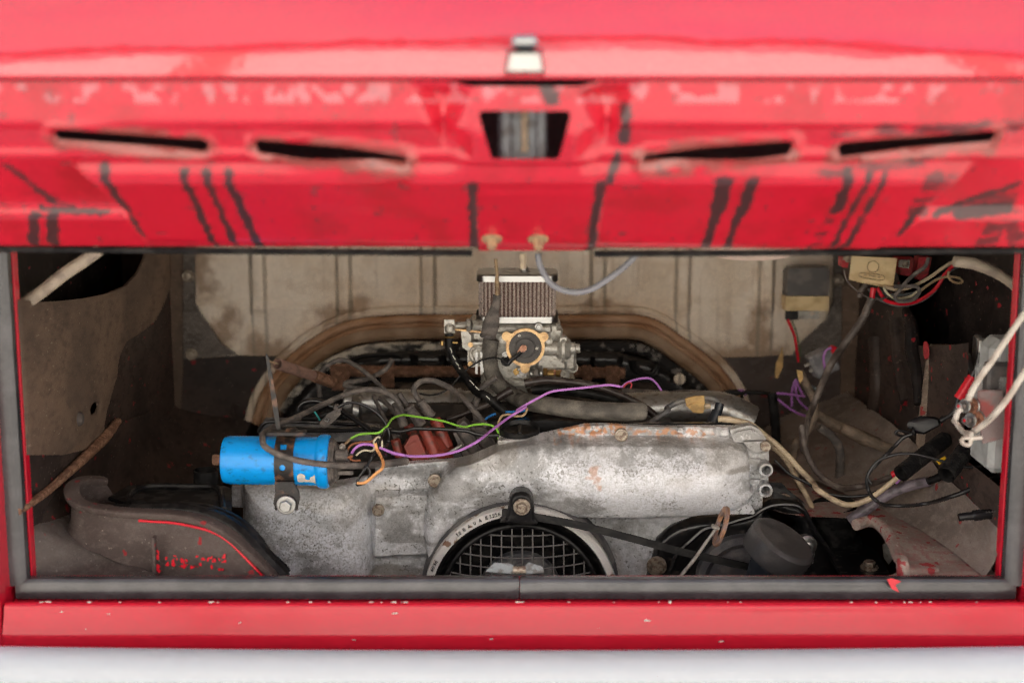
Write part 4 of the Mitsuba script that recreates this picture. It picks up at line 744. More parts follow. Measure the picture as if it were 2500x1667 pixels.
mat('black_gloss', pri((.006, .006, .007), .28, clearcoat=.2, specular=.3))
mat('grey_dust', two((.085, .085, .092), (.17, .165, .16), .55, sc=60, fine=.15, specular=.3))
# tilted cap and canister in front at the right
ca = unit(np.array([-.40, -.42, .85]))
can = thing('canister', 'black canister with a domed rubber cap leaning beside the drive belt', 'canister')
cc = np.array((.3162,.14,.5975))
part(can, 'body', lathe([(.028, -.14), (.030, -.02), (.030, -.012)], cc, np.array([.22, -.10, .97]), 40), 'can_blue')
ca = unit(np.array([.46, -.25, .85]))
part(can, 'rubber_cap', lathe([(.0315, -.022), (.0400, -.021), (.0410, -.018), (.0405, .004), (.037, .0075), (.034, .0085), (.030, .0075), (0, .0072)], cc, ca, 56), 'cap_rubber', label='round black rubber cap')
mat('can_blue', two((.018, .024, .032), (.06, .07, .085), .3, sc=50, fine=.1))
mat('cap_rubber', two((.048, .047, .048), (.080, .077, .076), .34, sc=30, fine=.15))
ds = thing('dipstick', 'dipstick with a rusty ring handle standing right of the fan', 'dipstick')
part(ds, 'stick', tube([(.1998,.15,.5545),(.2159,.15,.576),(.2278,.15,.5942),(.2397,.15,.6124)], [.0036, .0036, .0034, .0028], 8, .01, flat=.6), 'pale_plate')
u_ = unit(np.array((.2524,.15,.6357)) - np.array((.24,.15,.5969))); dc = np.array((.2456,.148,.6162))
wv = unit(np.array([.97, -.02, -.30])); wv = unit(wv - u_ * (wv @ u_)); b2 = np.cross(wv, u_)
an = np.linspace(0, 2 * np.pi, 41)[:-1]
part(ds, 'ring_handle', cat(sweep(dc + .0205 * np.cos(an)[:, None] * u_ + .0205 * np.sin(an)[:, None] * b2, lambda i: np.array([(-.0035, -.0022), (.0035, -.0022), (.0042, 0), (.0035, .0022), (-.0035, .0022), (-.0042, 0)]), up=wv, closed=True)), 'rust_handle')
part(ds, 'tang', bx(np.array((.2392,.147,.6154)), [.010, .004, .007], .001, (wv, u_)), 'pale_plate')
mat('rust_handle', two((.33, .17, .09), (.22, .15, .13), .5, sc=140, fine=.15))
# ---------------------------------------------------------------- ignition coil
coil = thing('ignition_coil', 'bright blue ignition coil strapped above the fan housing', 'ignition coil')
c0 = np.array((-.3359,.145,.6974)); c1 = np.array((-.2144,.145,.6955)); cx = unit(c1 - c0); CR = .0282
def along(x): return c0 + cx * x
LEN = np.linalg.norm(c1 - c0)
part(coil, 'can', lathe([(0, 0), (CR - .006, 0), (CR - .002, .0015), (CR - .0004, .006), (CR, .012), (CR, LEN - .012), (CR + .001, LEN - .011)], c0, cx, 64), 'blue_paint')
part(coil, 'crimp_ring', lathe([(CR - .001, LEN - .013), (CR + .0022, LEN - .010), (CR + .0035, LEN - .006), (CR + .0035, LEN - .001), (CR + .002, LEN + .002), (CR - .001, LEN + .003)], c0, cx, 64), 'blue_paint')
part(coil, 'end_cap', lathe([(CR - .001, LEN + .0), (CR - .0005, LEN + .005), (CR - .003, LEN + .007), (CR - .003, LEN + .009), (CR - .007, LEN + .010), (CR - .008, LEN + .013), (.010, LEN + .015), (.008, LEN + .026), (0, LEN + .026)], c0, cx, 48), 'lead_rubber')
part(coil, 'terminal_nut', cyl(c0 - cx * .012, c0, .0062), 'rusty_steel')
for a in (.9, -1.2):
    part(coil, 'terminal', bx(along(LEN + .022) + np.array([0, -.012, .010 * np.sign(a)]), [.018, .0025, .005], .0005), 'stack_brown')
part(coil, 'side_cap', cyl((-.2031,.13,.706), (-.1888,.13,.7065), .0075), 'lead_rubber')
# strap with its square and its round hole, the foot and the upright arm
xs0, xs1 = (np.array((-.2718,.117,.7057)) - c0) @ cx, (np.array((-.2502,.117,.7057)) - c0) @ cx
sq = np.array((-.2618,.125,.7188)); ci = np.array((-.2625,.117,.6969))
def th(p): d = p - c0; return math.atan2(d[2], -d[1]) * (CR + .0012)
band = rect(xs0, -.052, xs1, .048)
sqx, cix = (sq - c0) @ cx, (ci - c0) @ cx
band = band.difference(rect(sqx - .0037, th(sq) - .0037, sqx + .0037, th(sq) + .0037)).difference(Point(cix, th(ci)).buffer(.0036))
def strap3(u, v, h):
    a = v / (CR + .0012); r = CR + .0006 + h
    return c0 + u[:, None] * cx + np.stack([0 * a, -np.cos(a) * r, np.sin(a) * r], 1)
strap = part(coil, 'strap', relief(band, lambda u, v, d: .0014, .0016, strap3, -.0002), 'strap_black', smooth=30, label='black steel strap with a square and a round hole')
mat('strap_black', two((.020, .018, .018), (.17, .085, .05), .45, sc=120, lo=.52, hi=.8, fine=.2))
part(strap, 'foot', cat(sheet([(-.2718,.115,.679),(-.2507,.115,.679),(-.2443,.115,.6685),(-.2435,.115,.66),(-.2465,.115,.6452),(-.272,.115,.6452),(-.2742,.115,.6547),(-.2718,.115,.6642)], .003, bev=.0008)), 'strap_black')
part(strap, 'bolt', hexbolt((-.2587,.112,.653), (0, -1, 0), .0075), 'zinc')
part(strap, 'clamp', cat(bx(np.array((-.2594,.135,.732)), [.045, .014, .005], .001), bx(np.array((-.2546,.14,.7324)), [.014, .012, .006], .001)), 'strap_black')
part(strap, 'arm', sheet([(-.2818,.14,.8242),(-.2801,.14,.8222),(-.2782,.14,.818),(-.2703,.14,.7671),(-.2673,.14,.7356),(-.272,.14,.7324),(-.2733,.14,.7419),(-.2766,.14,.7671),(-.2806,.14,.8066),(-.282,.14,.8191)], .0018, bev=.0004), 'strap_black', label='upright steel arm behind the coil strap')
lab = smooth_poly([((p - c0) @ cx, th(p)) for p in map(np.array, [(-.2468,.118,.6865),(-.2437,.118,.6902),(-.2396,.118,.6897),(-.2357,.118,.686),(-.2306,.118,.6855),(-.2244,.118,.6897),(-.2209,.118,.6876),(-.2206,.118,.6792),(-.2183,.118,.6667),(-.2249,.118,.6676),(-.2299,.118,.6729),(-.239,.118,.6739),(-.2462,.118,.6739),(-.2465,.118,.6802)])], .0008).difference(Point((np.array((-.2347,.118,.6839)) - c0) @ cx, th(np.array((-.2347,.118,.6839)))).buffer(.0030))
part(coil, 'torn_label', relief(lab if lab.geom_type == 'Polygon' else max(lab.geoms, key=lambda g: g.area), lambda u, v, d: .0003, .001, strap3, 0), 'paper_label', smooth=True)
# ---------------------------------------------------------------- distributor
dis = thing('distributor', 'red brown distributor cap with black plug leads above the fan housing', 'distributor')
da = unit(np.array([-.34, .10, .92])); b0 = np.array((-.109,.31,.6582))
du, dv, _ = frame(da)
tow = [([(-.1412,.285,.6637),(-.1473,.285,.6871)], .0066), ([(-.097,.275,.6714),(-.1104,.275,.7037)], .0078), ([(-.0823,.3,.6731),(-.098,.3,.7099)], .0082), ([(-.1219,.325,.672),(-.1337,.325,.6958)], .0068)]
part(dis, 'cap', hull(list(lathe([(.034, -.012), (.037, .0), (.035, .014), (.026, .024)], b0, da, 24).vertices)), 'cap_red', smooth=40)
part(dis, 'front_block', hull([(-.1347,.268,.6822),(-.1267,.268,.6953),(-.1179,.268,.6973),(-.1112,.268,.6812),(-.1064,.268,.6681),(-.1222,.268,.6621),(-.13,.268,.6701)] + [(-.1388,.295,.6764),(-.1266,.295,.6948),(-.1157,.295,.6918),(-.1021,.295,.6641),(-.1241,.295,.6528),(-.134,.295,.659)]), 'cap_red', smooth=20)
part(dis, 'recess_panel', sheet([(-.1321,.2655,.6834),(-.1198,.2655,.6904),(-.1111,.2655,.6743),(-.1244,.2655,.6708)], .002, bev=.0006), 'cap_red')
for (a, b), r in tow:
    part(dis, 'tower', cyl(a, b, r, 24, r * .92), 'cap_red')
for (a, b), r in (([(-.1373,.3,.7008),(-.1464,.3,.7313)], .0060), ([(-.114,.285,.7053),(-.1304,.285,.7296)], .0070), ([(-.1022,.305,.7118),(-.1174,.305,.7322)], .0066), ([(-.1526,.325,.6792),(-.144,.325,.6844)], .0055)):
    part(dis, 'boot', cat(cyl(a, b, r * 1.05, 20, r * .85), lathe([(r * .9, 0), (r * 1.08, .001), (r * 1.08, .003), (r * .9, .004)], b, np.subtract(a, b), 20)), 'lead_rubber')
part(dis, 'clip', bx(np.array((-.0732,.285,.6739)), [.025, .003, .004], .001, ([.8, 0, .5], [0, 1, 0])), 'zinc')
part(dis, 'base_plate', sheet([(-.1211,.28,.6563),(-.1122,.28,.6589),(-.1033,.28,.6568),(-.0855,.28,.665),(-.0755,.28,.669),(-.0865,.28,.6609),(-.0915,.28,.6563)], .01, bev=.001), 'cap_red')
part(dis, 'body', cyl(np.array(b0) - da * .06, np.array(b0) - da * .012, .030), 'grey_dust')
# fuel pump like stack of brown plates
fp = thing('regulator_stack', 'stack of tilted grey brown plates right of the distributor', 'engine part')
for P5, y in (([(-.0752,.3,.6905),(-.0712,.3,.6916),(-.0525,.3,.6608),(-.0605,.3,.6567)], .02), ([(-.0716,.31,.6974),(-.0615,.31,.7045),(-.0566,.31,.6994),(-.0387,.31,.6654),(-.0517,.31,.6592),(-.0696,.31,.6881)], .03), ([(-.053,.325,.6938),(-.0338,.325,.6907),(-.0308,.325,.6865),(-.0187,.325,.6678),(-.038,.325,.6616),(-.049,.325,.6792)], .035)):
    part(fp, 'plate', sheet(P5, y, bev=.003), 'stack_brown')
part(fp, 'foot', hull([(-.0925,.3,.651),(-.0724,.3,.669),(-.0664,.3,.667),(-.0615,.3,.6567),(-.0665,.3,.651)] + [(-.0941,.33,.643),(-.0736,.33,.6592),(-.0625,.33,.6467)]), 'grey_dust')
mat('stack_brown', two((.085, .075, .070), (.16, .135, .12), .6, sc=100, fine=.2))

# ---------------------------------------------------------------- air filter and carburettor
af = thing('air_filter', 'rectangular pleated air filter with chrome lids on the carburettor', 'air filter')
f0 = np.array((.0071,.42,.845)); FW, FD = .1010, .066
top, bot = (.0071,.42,.8714)[2], (.0072,.42,.8203)[2]
def rrect(w, d, r, n=14):
    return np.array(rect(-w / 2 + r, -d / 2 + r, w / 2 - r, d / 2 - r).buffer(r, n).exterior.coords)
P6 = Polygon(rrect(FW, FD, .014)); Lr = P6.exterior; ms = []
N6 = int(Lr.length / .00535)
for k in range(N6):
    s = (k + .5) / N6 * Lr.length; a = np.array(Lr.interpolate(s).coords[0])
    ms.append(cyl([f0[0] + a[0], f0[1] + FD / 2 + a[1], bot], [f0[0] + a[0], f0[1] + FD / 2 + a[1], top], .0016, 8, c=.0001))
core = extr(P6.buffer(-.0012), [f0[0], f0[1] + FD / 2, bot], [1, 0, 0], [0, 1, 0], 0, top - bot)
part(af, 'pleat', cat(ms), 'pleat_gauze', kind='stuff', smooth=30)
part(af, 'core', core, 'filter_cotton')
mat('filter_cotton', pri((.16, .10, .085), .9))
mat('pleat_gauze', two((.50, .41, .36), (.26, .21, .185), .55, .1, sc=900, lo=.35, hi=.65, fine=.3))
def lidmesh(z0, z1, grow, up):
    P = Polygon(rrect(FW + grow, FD + grow, .016)); o = [f0[0], f0[1] + FD / 2, 0]; u, v = [1, 0, 0], [0, 1, 0]; b = .0022
    R = [(z0, 0), (z1 - up * b, 0), (z1 - up * .0008, -.001), (z1, -b)]
    A = [np.column_stack([np.array(Polygon(rrect(FW + grow + 2 * q, FD + grow + 2 * q, .016 + q)).exterior.coords)[:-1] + o[:2], np.full(len(rrect(1, 1, .1)) - 1, z)]) for z, q in R]
    n = len(A[0]); V = np.vstack(A + [np.array([[o[0], o[1], z1]])]); F = []
    for i in range(3):
        for k in range(n):
            l = (k + 1) % n; F += [[i * n + k, i * n + l, (i + 1) * n + l], [i * n + k, (i + 1) * n + l, (i + 1) * n + k]]
    for k in range(n): F.append([3 * n + k, 3 * n + (k + 1) % n, 4 * n])
    return trimesh.Trimesh(V, F, process=False)
part(af, 'lid', cat(lidmesh(top - .002, (.0071,.42,.8793)[2], .009, 1), ring([f0[0], f0[1] + FD / 2, (.0071,.42,.8793)[2] - .0005], (0, 0, 1), .02, .001, 30, 6)), 'chrome', label='chrome top lid')
part(af, 'lid', lidmesh(bot + .002, (.0072,.42,.8119)[2], .010, -1), 'chrome', label='chrome bottom lid')
part(af, 'bolt', hexbolt([f0[0] + .01, f0[1] + FD / 2, (.0071,.42,.8793)[2]], (0, 0, 1), .005), 'zinc')

cb = thing('carburettor', 'silver carburettor with a gold ringed black choke disc under the filter', 'carburettor')
part(cb, 'body', cat(bx((.0033,.46,.7871), [.125, .07, .055], .006), bx((.0217,.455,.7542), [.11, .06, .045], .006), bx((.0126,.47,.7348), [.11, .07, .03], .004), bx(np.array((.0089,.44,.8055)), [.09, .05, .012], .003)), 'cast_zinc')
part(cb, 'inlet_block', cat(hull([(-.09,.405,.8203),(-.0767,.405,.8203),(-.0757,.405,.8022),(-.0902,.405,.8022)] + [(-.0913,.43,.8168),(-.0777,.43,.8168),(-.0767,.43,.8003),(-.0914,.43,.798)]), cyl((-.0826,.405,.8022), (-.0828,.405,.8146), .0068, c=.003)), 'cast_zinc')
part(cb, 'inlet_tube', cat(cyl((-.0772,.415,.8107), (-.0595,.42,.8108), .0050), cyl((-.0608,.41,.8125), (-.0547,.41,.8125), .0095, 6), cyl((-.0548,.415,.8116), (-.0393,.42,.8099), .0085)), 'cast_zinc')
part(cb, 'gasket', sheet([(-.077,.41,.807),(-.057,.41,.8057),(-.0369,.41,.8031),(-.0369,.41,.8014),(-.057,.41,.8031),(-.077,.41,.8057)], .012), 'gold_metal')
part(cb, 'float_bowl', cat(hull([(-.0682,.412,.8033),(-.0604,.412,.8056),(-.0548,.412,.7976),(-.0549,.412,.7829),(-.0594,.412,.7772),(-.0661,.412,.7818)] + [(-.0692,.44,.7997),(-.0352,.44,.7986),(-.0353,.44,.7721),(-.0671,.44,.7744)]), hull([(-.055,.418,.8),(-.0348,.418,.7977),(-.0349,.418,.7909),(-.055,.418,.7932)] + [(-.0556,.44,.7963),(-.0352,.44,.794),(-.0353,.44,.7871)])), 'cast_zinc')
pc = (-.0446,.402,.7739)
pump = part(cb, 'pump_cover', cat(hull([(-.0591,.405,.7887),(-.0547,.405,.7904),(-.038,.405,.7898),(-.0369,.405,.7751),(-.0381,.405,.7581),(-.056,.405,.7558),(-.0593,.405,.7626)] + [(-.0596,.42,.786),(-.0383,.42,.7872),(-.0373,.42,.7551),(-.0598,.42,.754)]), ring(pc, (0, -1, 0), .0105, .0026, 32, 8)), 'cast_zinc', smooth=30)
for c in ((-.0552,.402,.7875), (-.0556,.402,.7615)): part(pump, 'screw', slotscrew(c, (0, -1, 0), .0034, .5), 'gold_metal')
part(cb, 'lever', cat(sheet([(-.0487,.394,.7783),(-.0455,.394,.7788),(-.0455,.394,.7489),(-.049,.394,.7494)], .004, bev=.001), sheet([(-.0422,.394,.7788),(-.0383,.394,.7783),(-.0368,.394,.7534),(-.0396,.394,.7483),(-.0421,.394,.7489)], .004, bev=.001)), 'zinc')
ck = np.array((.0177,.4,.7848)); rk = .0257
choke = part(cb, 'choke_cover', lathe([(rk * .84, .006), (rk * .84, -.004), (rk * .55, -.0045), (rk * .53, -.0035), (rk * .48, -.0035), (rk * .46, -.006), (0, -.0062)], ck, ay, 64), 'choke_black', label='round black choke cover')
mat('choke_black', two((.045, .040, .038), (.075, .068, .062), .5, sc=60, fine=.1))
ears = [np.array(p) for p in [(-.0073,.4,.7997),(.0421,.4,.7991),(.0172,.4,.7562)]]
g2 = shapely.union_all([Point(0, 0).buffer(rk, 48)] + [Polygon([*map(tuple, (np.array([[-e[1], e[0]], [e[1], -e[0]]]) / np.hypot(*e) * rk * .42)), tuple(e + np.array([e[1], -e[0]]) / np.hypot(*e) * .006), tuple(e + np.array([-e[1], e[0]]) / np.hypot(*e) * .006)]).convex_hull.union(Point(*e).buffer(.0062)) for e in [(q - ck)[[0, 2]] for q in ears]]).difference(Point(0, 0).buffer(rk * .845, 48))
part(choke, 'clamp_ring', cat(extr(g2, ck, [1, 0, 0], [0, 0, 1], .0010, .0050), extr(g2.buffer(-.0008), ck, [1, 0, 0], [0, 0, 1], .0050, .0058)), 'gold_metal', label='gold coloured clamp ring with three ears')
for q, a in zip(ears, (1.2, .2, .2)): part(choke, 'screw', slotscrew(q + [0, -.0055, 0], (0, -1, 0), .0042, a), 'gold_metal')
for q in ((.0096,.3955,.8005), (.0331,.3955,.7833)): part(choke, 'rivet', lathe([(.0022, 0), (.0016, .0012), (0, .0015)], q, (0, -1, 0), 14), 'paper_label')
part(choke, 'terminal', cat(sheet([(.0109,.389,.787),(.0142,.389,.7893),(.0187,.389,.7882),(.0198,.389,.7837),(.0165,.389,.7797),(.012,.389,.7797),(.0076,.389,.7747),(.006,.389,.7769)], .002, bev=.0004), lathe([(.0022, 0), (.0018, .0015), (0, .002)], (.0156,.387,.7857), (0, -1, 0), 14)), 'copper')
mat('copper', two((.50, .25, .16), (.30, .15, .10), .4, .4, sc=200, fine=.1))
part(cb, 'vacuum_capsule', cat(lathe([(0, -.012), (.011, -.010), (.0175, -.003), (.0195, -.002), (.0195, .002), (.0175, .003), (.012, .009), (.006, .011), (0, .011)], np.array((.0691,.415,.7795)), (1, -.05, 0), 40), cyl((.0412,.41,.781), (.0603,.412,.7806), .0100), cyl((.0749,.413,.7804), (.0849,.413,.7804), .0085), cyl((.0838,.413,.7804), (.0911,.413,.7804), .0062), bx((.0684,.405,.7915), [.010, .004, .012], .001), bx((.0685,.405,.7694), [.010, .004, .012], .001)), 'cast_zinc')
part(cb, 'side_block', cat(bx((.0554,.44,.7905), [.026, .03, .030], .003), bx((.053,.43,.7636), [.042, .03, .028], .004), bx((.076,.44,.7617), [.022, .03, .030], .004)), 'cast_zinc')
for q, r, m in (((-.0118,.405,.7938), .005, 'cast_zinc'), ((.0483,.405,.7915), .0048, 'cast_zinc'), ((-.009,.405,.7728), .004, 'zinc'), ((.0066,.405,.7501), .0042, 'brass'), ((.0133,.405,.749), .0065, 'zinc'), ((-.0079,.405,.7649), .006, 'black_plastic'), ((.0355,.41,.8099), .0045, 'zinc'), ((-.0315,.41,.748), .006, 'brass')):
    part(cb, 'screw', hexbolt(q, (0, -1, 0), r * .8), m)
part(cb, 'idle_valve', cat(cyl((.0234,.41,.7462), (.0279,.41,.7462), .0085), cyl((.0278,.4,.7477), (.035,.4,.7474), .0075, 6), cyl((.0363,.41,.7468), (.0414,.41,.7468), .0105)), 'zinc')
part(cb, 'brass_fitting', cat(cyl((.0416,.42,.7448), (.0472,.42,.7448), .0095, 6), cyl((.0472,.42,.7442), (.0562,.42,.7442), .006), cyl((.059,.42,.7442), (.0652,.42,.7442), .0055, 6)), 'brass')
part(cb, 'copper_line', tube([(.0449,.42,.7569),(.0494,.42,.7529),(.055,.42,.7551),(.0573,.42,.7494),(.0568,.42,.7425)], .0022, 8), 'copper')
part(cb, 'copper_line', tube([(.0641,.42,.754),(.0652,.42,.7494),(.0619,.42,.7448)], .0018, 8), 'copper')
part(cb, 'stud', cat(cyl((.0729,.43,.7463), (.0724,.43,.7324), .0055), ring((.0825,.43,.7509), (.3, -1, 0), .006, .0016, 20, 6)), 'cast_zinc')
part(cb, 'base', cat(bx((.0252,.455,.7302), [.12, .06, .012], .002), bx((-.0151,.46,.7227), [.05, .05, .03], .008)), 'cast_zinc')

# ---------------------------------------------------------------- hoses, leads and wires in the middle
def line(name, pts, r, m, label, cat_, group=None, n=10, **k):
    return one(name, tube(pts, r, n, **k), m, label, cat_, group)
hz = thing('breather_hose', 'thick dusty grey rubber hose curving below the carburettor', 'hose')
part(hz, 'hose', tube([(-.0272,.4,.7951),(-.0294,.4,.7829),(-.0305,.4,.7691),(-.0278,.4,.7524),(-.0202,.4,.7362),(-.0077,.4,.7245),(.0088,.4,.715),(.0265,.34,.7221),(.0471,.315,.7239),(.0727,.3,.7235),(.0982,.292,.7226),(.1238,.288,.7225),(.1442,.285,.7226),(.1606,.285,.7237),(.1663,.285,.7237)], [.0108, .0108, .011, .0112, .0112, .0115, .0118, .0118, .0112], 18, .004), 'hose_rubber')
part(hz, 'hose_end', lathe([(.0118, -.004), (.0112, .0), (.0095, .003), (.006, .0045), (0, .005)], (.1654,.285,.7233), (1, 0, .02), 24), 'hose_rubber')
fh = thing('fuel_hose', 'black fuel hose with white print below the carburettor inlet', 'hose')
part(fh, 'hose', tube([(-.0832,.402,.8018),(-.0835,.402,.7926),(-.0827,.402,.7824),(-.0786,.402,.77),(-.0715,.402,.7575),(-.0644,.39,.7497),(-.0553,.38,.7393),(-.0452,.37,.729)] + [(-.0354,.36,.7275),(-.0251,.36,.7191),(-.0128,.36,.7075),(-.0026,.36,.7012)], .00577, 14), 'black_rubber')
part(fh, 'clip', cat(ring((-.0834,.402,.7982), (0, 0, 1), .0066, .0014, 24, 6), bx((-.0926,.395,.7907), [.004, .005, .007], .001), bx((-.0752,.395,.7914), [.008, .003, .003], .0008)), 'brass')
pr = []
for k, (a, b) in enumerate(zip([(-.0814,.3915,.7843),(-.0782,.3915,.7742),(-.0741,.3915,.7652),(-.07,.3915,.7579),(-.0656,.3915,.7511)] + [(-.0545,.352,.749),(-.0474,.352,.7407),(-.0332,.352,.7282)], [(-.0792,.3915,.7782),(-.0749,.3915,.7686),(-.0705,.3915,.7607),(-.0661,.3915,.7533),(-.0612,.3915,.7448)] + [(-.0484,.352,.7423),(-.0423,.352,.736),(-.0281,.352,.723)])):
    a, b = np.array(a), np.array(b)
    for t in (.1, .4, .7): pr.append(bx(a + (b - a) * t, [.0030, .0006, .0014], .0002, (b - a, [0, 1, 0])))
part(fh, 'print', cat(pr), 'paper_label', kind='stuff')
PL = 'dark plug leads'
pls = [('coil lead looping from the distributor round the blue coil', [(-.1362,.29,.7179),(-.1416,.29,.7305),(-.1482,.29,.7397),(-.1626,.29,.7482),(-.1815,.29,.7505),(-.2073,.29,.7448),(-.2355,.29,.7322),(-.2649,.26,.7226),(-.2805,.22,.7224),(-.288,.17,.7262),(-.2859,.125,.7287),(-.281,.11,.7226),(-.2678,.108,.7148),(-.2477,.107,.7078),(-.2226,.107,.7031),(-.193,.112,.6992),(-.1644,.13,.6949),(-.1457,.15,.6917),(-.1244,.17,.6894)], [.0036] * 14 + [.0040, .0045, .0048]),
 ('dark plug lead arching highest, right of the brown open pipe', [(-.2594,.42,.7127),(-.2604,.42,.7225),(-.2617,.42,.7335),(-.2574,.42,.7475),(-.2434,.42,.7591),(-.2277,.42,.7634),(-.21,.42,.7554),(-.1923,.42,.7414),(-.1746,.42,.7249),(-.1651,.42,.7139)], .00322),
 ('dark plug lead bent back in a hairpin left of the black void', [(-.1625,.44,.7602),(-.1724,.44,.7466),(-.1944,.44,.7343),(-.2126,.44,.73),(-.2272,.44,.7275),(-.2285,.44,.7244),(-.2188,.44,.7217),(-.2007,.44,.7182),(-.1826,.44,.712)], .00336),
 ('dark plug lead hooped over the distributor to the black slot', [(-.1163,.31,.7291),(-.1231,.31,.7393),(-.1245,.31,.7474),(-.1165,.31,.7561),(-.102,.31,.7578),(-.0871,.31,.7525),(-.0735,.34,.7365),(-.0574,.31,.7291),(-.0435,.31,.7127),(-.0325,.31,.6984)], .00370),
 ('short grey plug lead stub standing in the middle distributor boot', [(-.1432,.3,.7435),(-.1384,.3,.7354),(-.1286,.3,.7222)], .00360),
 ('thin dark lead running down left of the distributor boots', [(-.1819,.36,.728),(-.1774,.36,.7185),(-.1707,.36,.7042),(-.1651,.36,.6923)], .00279),
 ('dark lead slanting behind the distributor boots', [(-.1769,.38,.7201),(-.1653,.38,.7117),(-.1538,.38,.6972)], .00330),
 ('brown grey lead dropping from the hose beside the oil cap', [(-.0201,.37,.7495),(-.0335,.37,.7411),(-.0428,.37,.7306),(-.0475,.37,.7169),(-.0486,.37,.7042),(-.0466,.37,.6883)], .00422),
 ('shiny brown lead crossing behind the pink wire left of the hose', [(-.0005,.37,.7327),(-.0129,.37,.7253),(-.0284,.37,.7148),(-.0408,.37,.7095),(-.0594,.37,.7021),(-.0853,.37,.6926)], [.00585, .00487, .00390, .00377, .00377])]
for lb, p, r in pls: line('plug_lead', p, r, 'lead_rubber' if 'shiny' not in lb else 'brown_sleeve', lb, 'plug lead', PL, 12)
line('vacuum_hose', [(.0163,.36,.7436),(.0293,.36,.7462),(.0433,.36,.7479),(.0683,.36,.7462),(.0934,.36,.7431),(.1185,.36,.737),(.1386,.36,.7293),(.1588,.36,.7201),(.176,.36,.7098),(.1923,.36,.6964)], [.00560, .00576, .00528, .00496, .00480, .00480, .00496, .00496, .00496], 'brown_sleeve', 'shiny dark brown hose arching over the thick grey hose', 'hose', None, 14)
line('dark_hose', [(.0256,.38,.7302),(.0438,.38,.7321),(.0692,.38,.7307),(.0945,.38,.7271),(.125,.38,.7209),(.1555,.38,.7136)], .00713, 'black_rubber', 'black hose lying between the thick grey hose and the brown hose', 'hose', None, 14)
line('cable_loom', [(.1499,.44,.7153),(.1813,.44,.713),(.2128,.44,.7105)] + [(.2097,.42,.714),(.2255,.42,.7156),(.2446,.42,.7165),(.2615,.42,.7151),(.2743,.42,.7119),(.2851,.42,.7048),(.2938,.42,.695)], [.00550, .00633, .00633, .00605, .00495, .00385], 'lead_rubber', 'taped brown cable loom behind the rusty flange', 'cable loom', None, 12)
sl = thing('spark_lead', 'grey lead with masking tape ending in a black boot', 'plug lead')
part(sl, 'lead', tube([(.1657,.31,.697),(.1812,.31,.7061),(.1986,.31,.7186)] + [(.1999,.33,.7175),(.2129,.33,.7247),(.225,.33,.7278),(.2471,.33,.7307),(.2592,.33,.7293),(.2674,.33,.7237)], .00348, 12), 'grey_lead')
mat('grey_lead', two((.10, .10, .105), (.17, .16, .15), .5, sc=80, fine=.12))
part(sl, 'tape', cat(sheet([(.2219,.322,.7311),(.2339,.322,.7345),(.2464,.322,.7352),(.2469,.322,.7275),(.2482,.322,.7223),(.2454,.322,.712),(.2334,.322,.7126),(.2241,.322,.7213)], .004, bev=.0006), sheet([(.2238,.32,.7228),(.2358,.32,.7269),(.2464,.32,.7259),(.2455,.32,.7197),(.2309,.32,.7207)], .002, bev=.0004)), 'masking_tape', smooth=20)
part(sl, 'tape_end', lathe([(.004, 0), (.0035, .008), (0, .009)], (.2465,.324,.7209), (1, 0, .05), 10), 'cream_hose')
part(sl, 'boot', cat(cyl((.2576,.32,.6991), (.2639,.325,.7155), .0078, 20, .0064), cyl((.2649,.325,.7139), (.2676,.328,.7241), .0056)), 'can_blue')
W = 'loose coloured wires'
line('green_wire', [(-.1888,.16,.719),(-.1794,.16,.7238),(-.1669,.16,.7252),(-.1565,.16,.726),(-.1481,.16,.7318),(-.143,.2,.7337),(-.1331,.25,.7271)] + [(-.1337,.262,.724),(-.1094,.262,.7203),(-.0852,.262,.716),(-.0657,.262,.7098),(-.058,.262,.7086),(-.0463,.262,.7116),(-.0316,.262,.712),(-.0229,.262,.7093),(-.0175,.262,.7028),(-.0171,.262,.6928)], .00143, 'green_wire', 'bright green wire over the distributor', 'wire', W, 8)
pw = [(-.1861,.135,.7057),(-.1821,.135,.7126),(-.1748,.135,.7178),(-.1656,.135,.7184),(-.1543,.135,.7152),(-.1391,.135,.7089),(-.1237,.135,.7052)] + [(-.1411,.17,.6985),(-.1226,.17,.6955),(-.1041,.17,.6952),(-.0856,.17,.6966),(-.067,.17,.7006),(-.0531,.17,.7061),(-.0393,.17,.7142),(-.0258,.2,.7183),(-.0024,.24,.7269),(.0169,.255,.7353)] + [(.006,.262,.7295),(.0316,.262,.745),(.0486,.262,.7533),(.0695,.262,.7564),(.0931,.262,.7589),(.1073,.262,.7608),(.1206,.262,.7618),(.1339,.262,.7598)]
pwk = one('pink_wire', tube(pw, .0017, 8), 'purple_wire', 'pink purple wire sweeping from the coil over the hoses', 'wire', W)
line('purple_wire', [(.1425,.36,.738),(.1484,.36,.7431),(.1584,.36,.7477),(.1723,.36,.7506),(.1814,.36,.7496),(.1895,.36,.7426),(.1952,.36,.7339)], .00150, 'purple_wire', 'short purple wire arching before the black tin', 'wire', W, 8)
line('bare_loop', [(.1431,.33,.7443),(.147,.33,.7488),(.1509,.33,.7508),(.1537,.33,.7483),(.1522,.33,.7426)], .00108, 'dull_red', 'small rusty wire loop at the end of the pink wire', 'wire', None, 8)
line('braided_wire', [(-.1485,.25,.7067),(-.1379,.25,.7057),(-.1282,.25,.7075),(-.1204,.25,.7095),(-.105,.25,.7091),(-.0895,.25,.7087),(-.0701,.25,.7075),(-.0556,.25,.7062),(-.0431,.25,.7022),(-.0315,.25,.7008),(-.016,.25,.7008)], .00228, 'black_wire', 'black wire with brown braid crossing the red distributor cap', 'wire', None, 10)
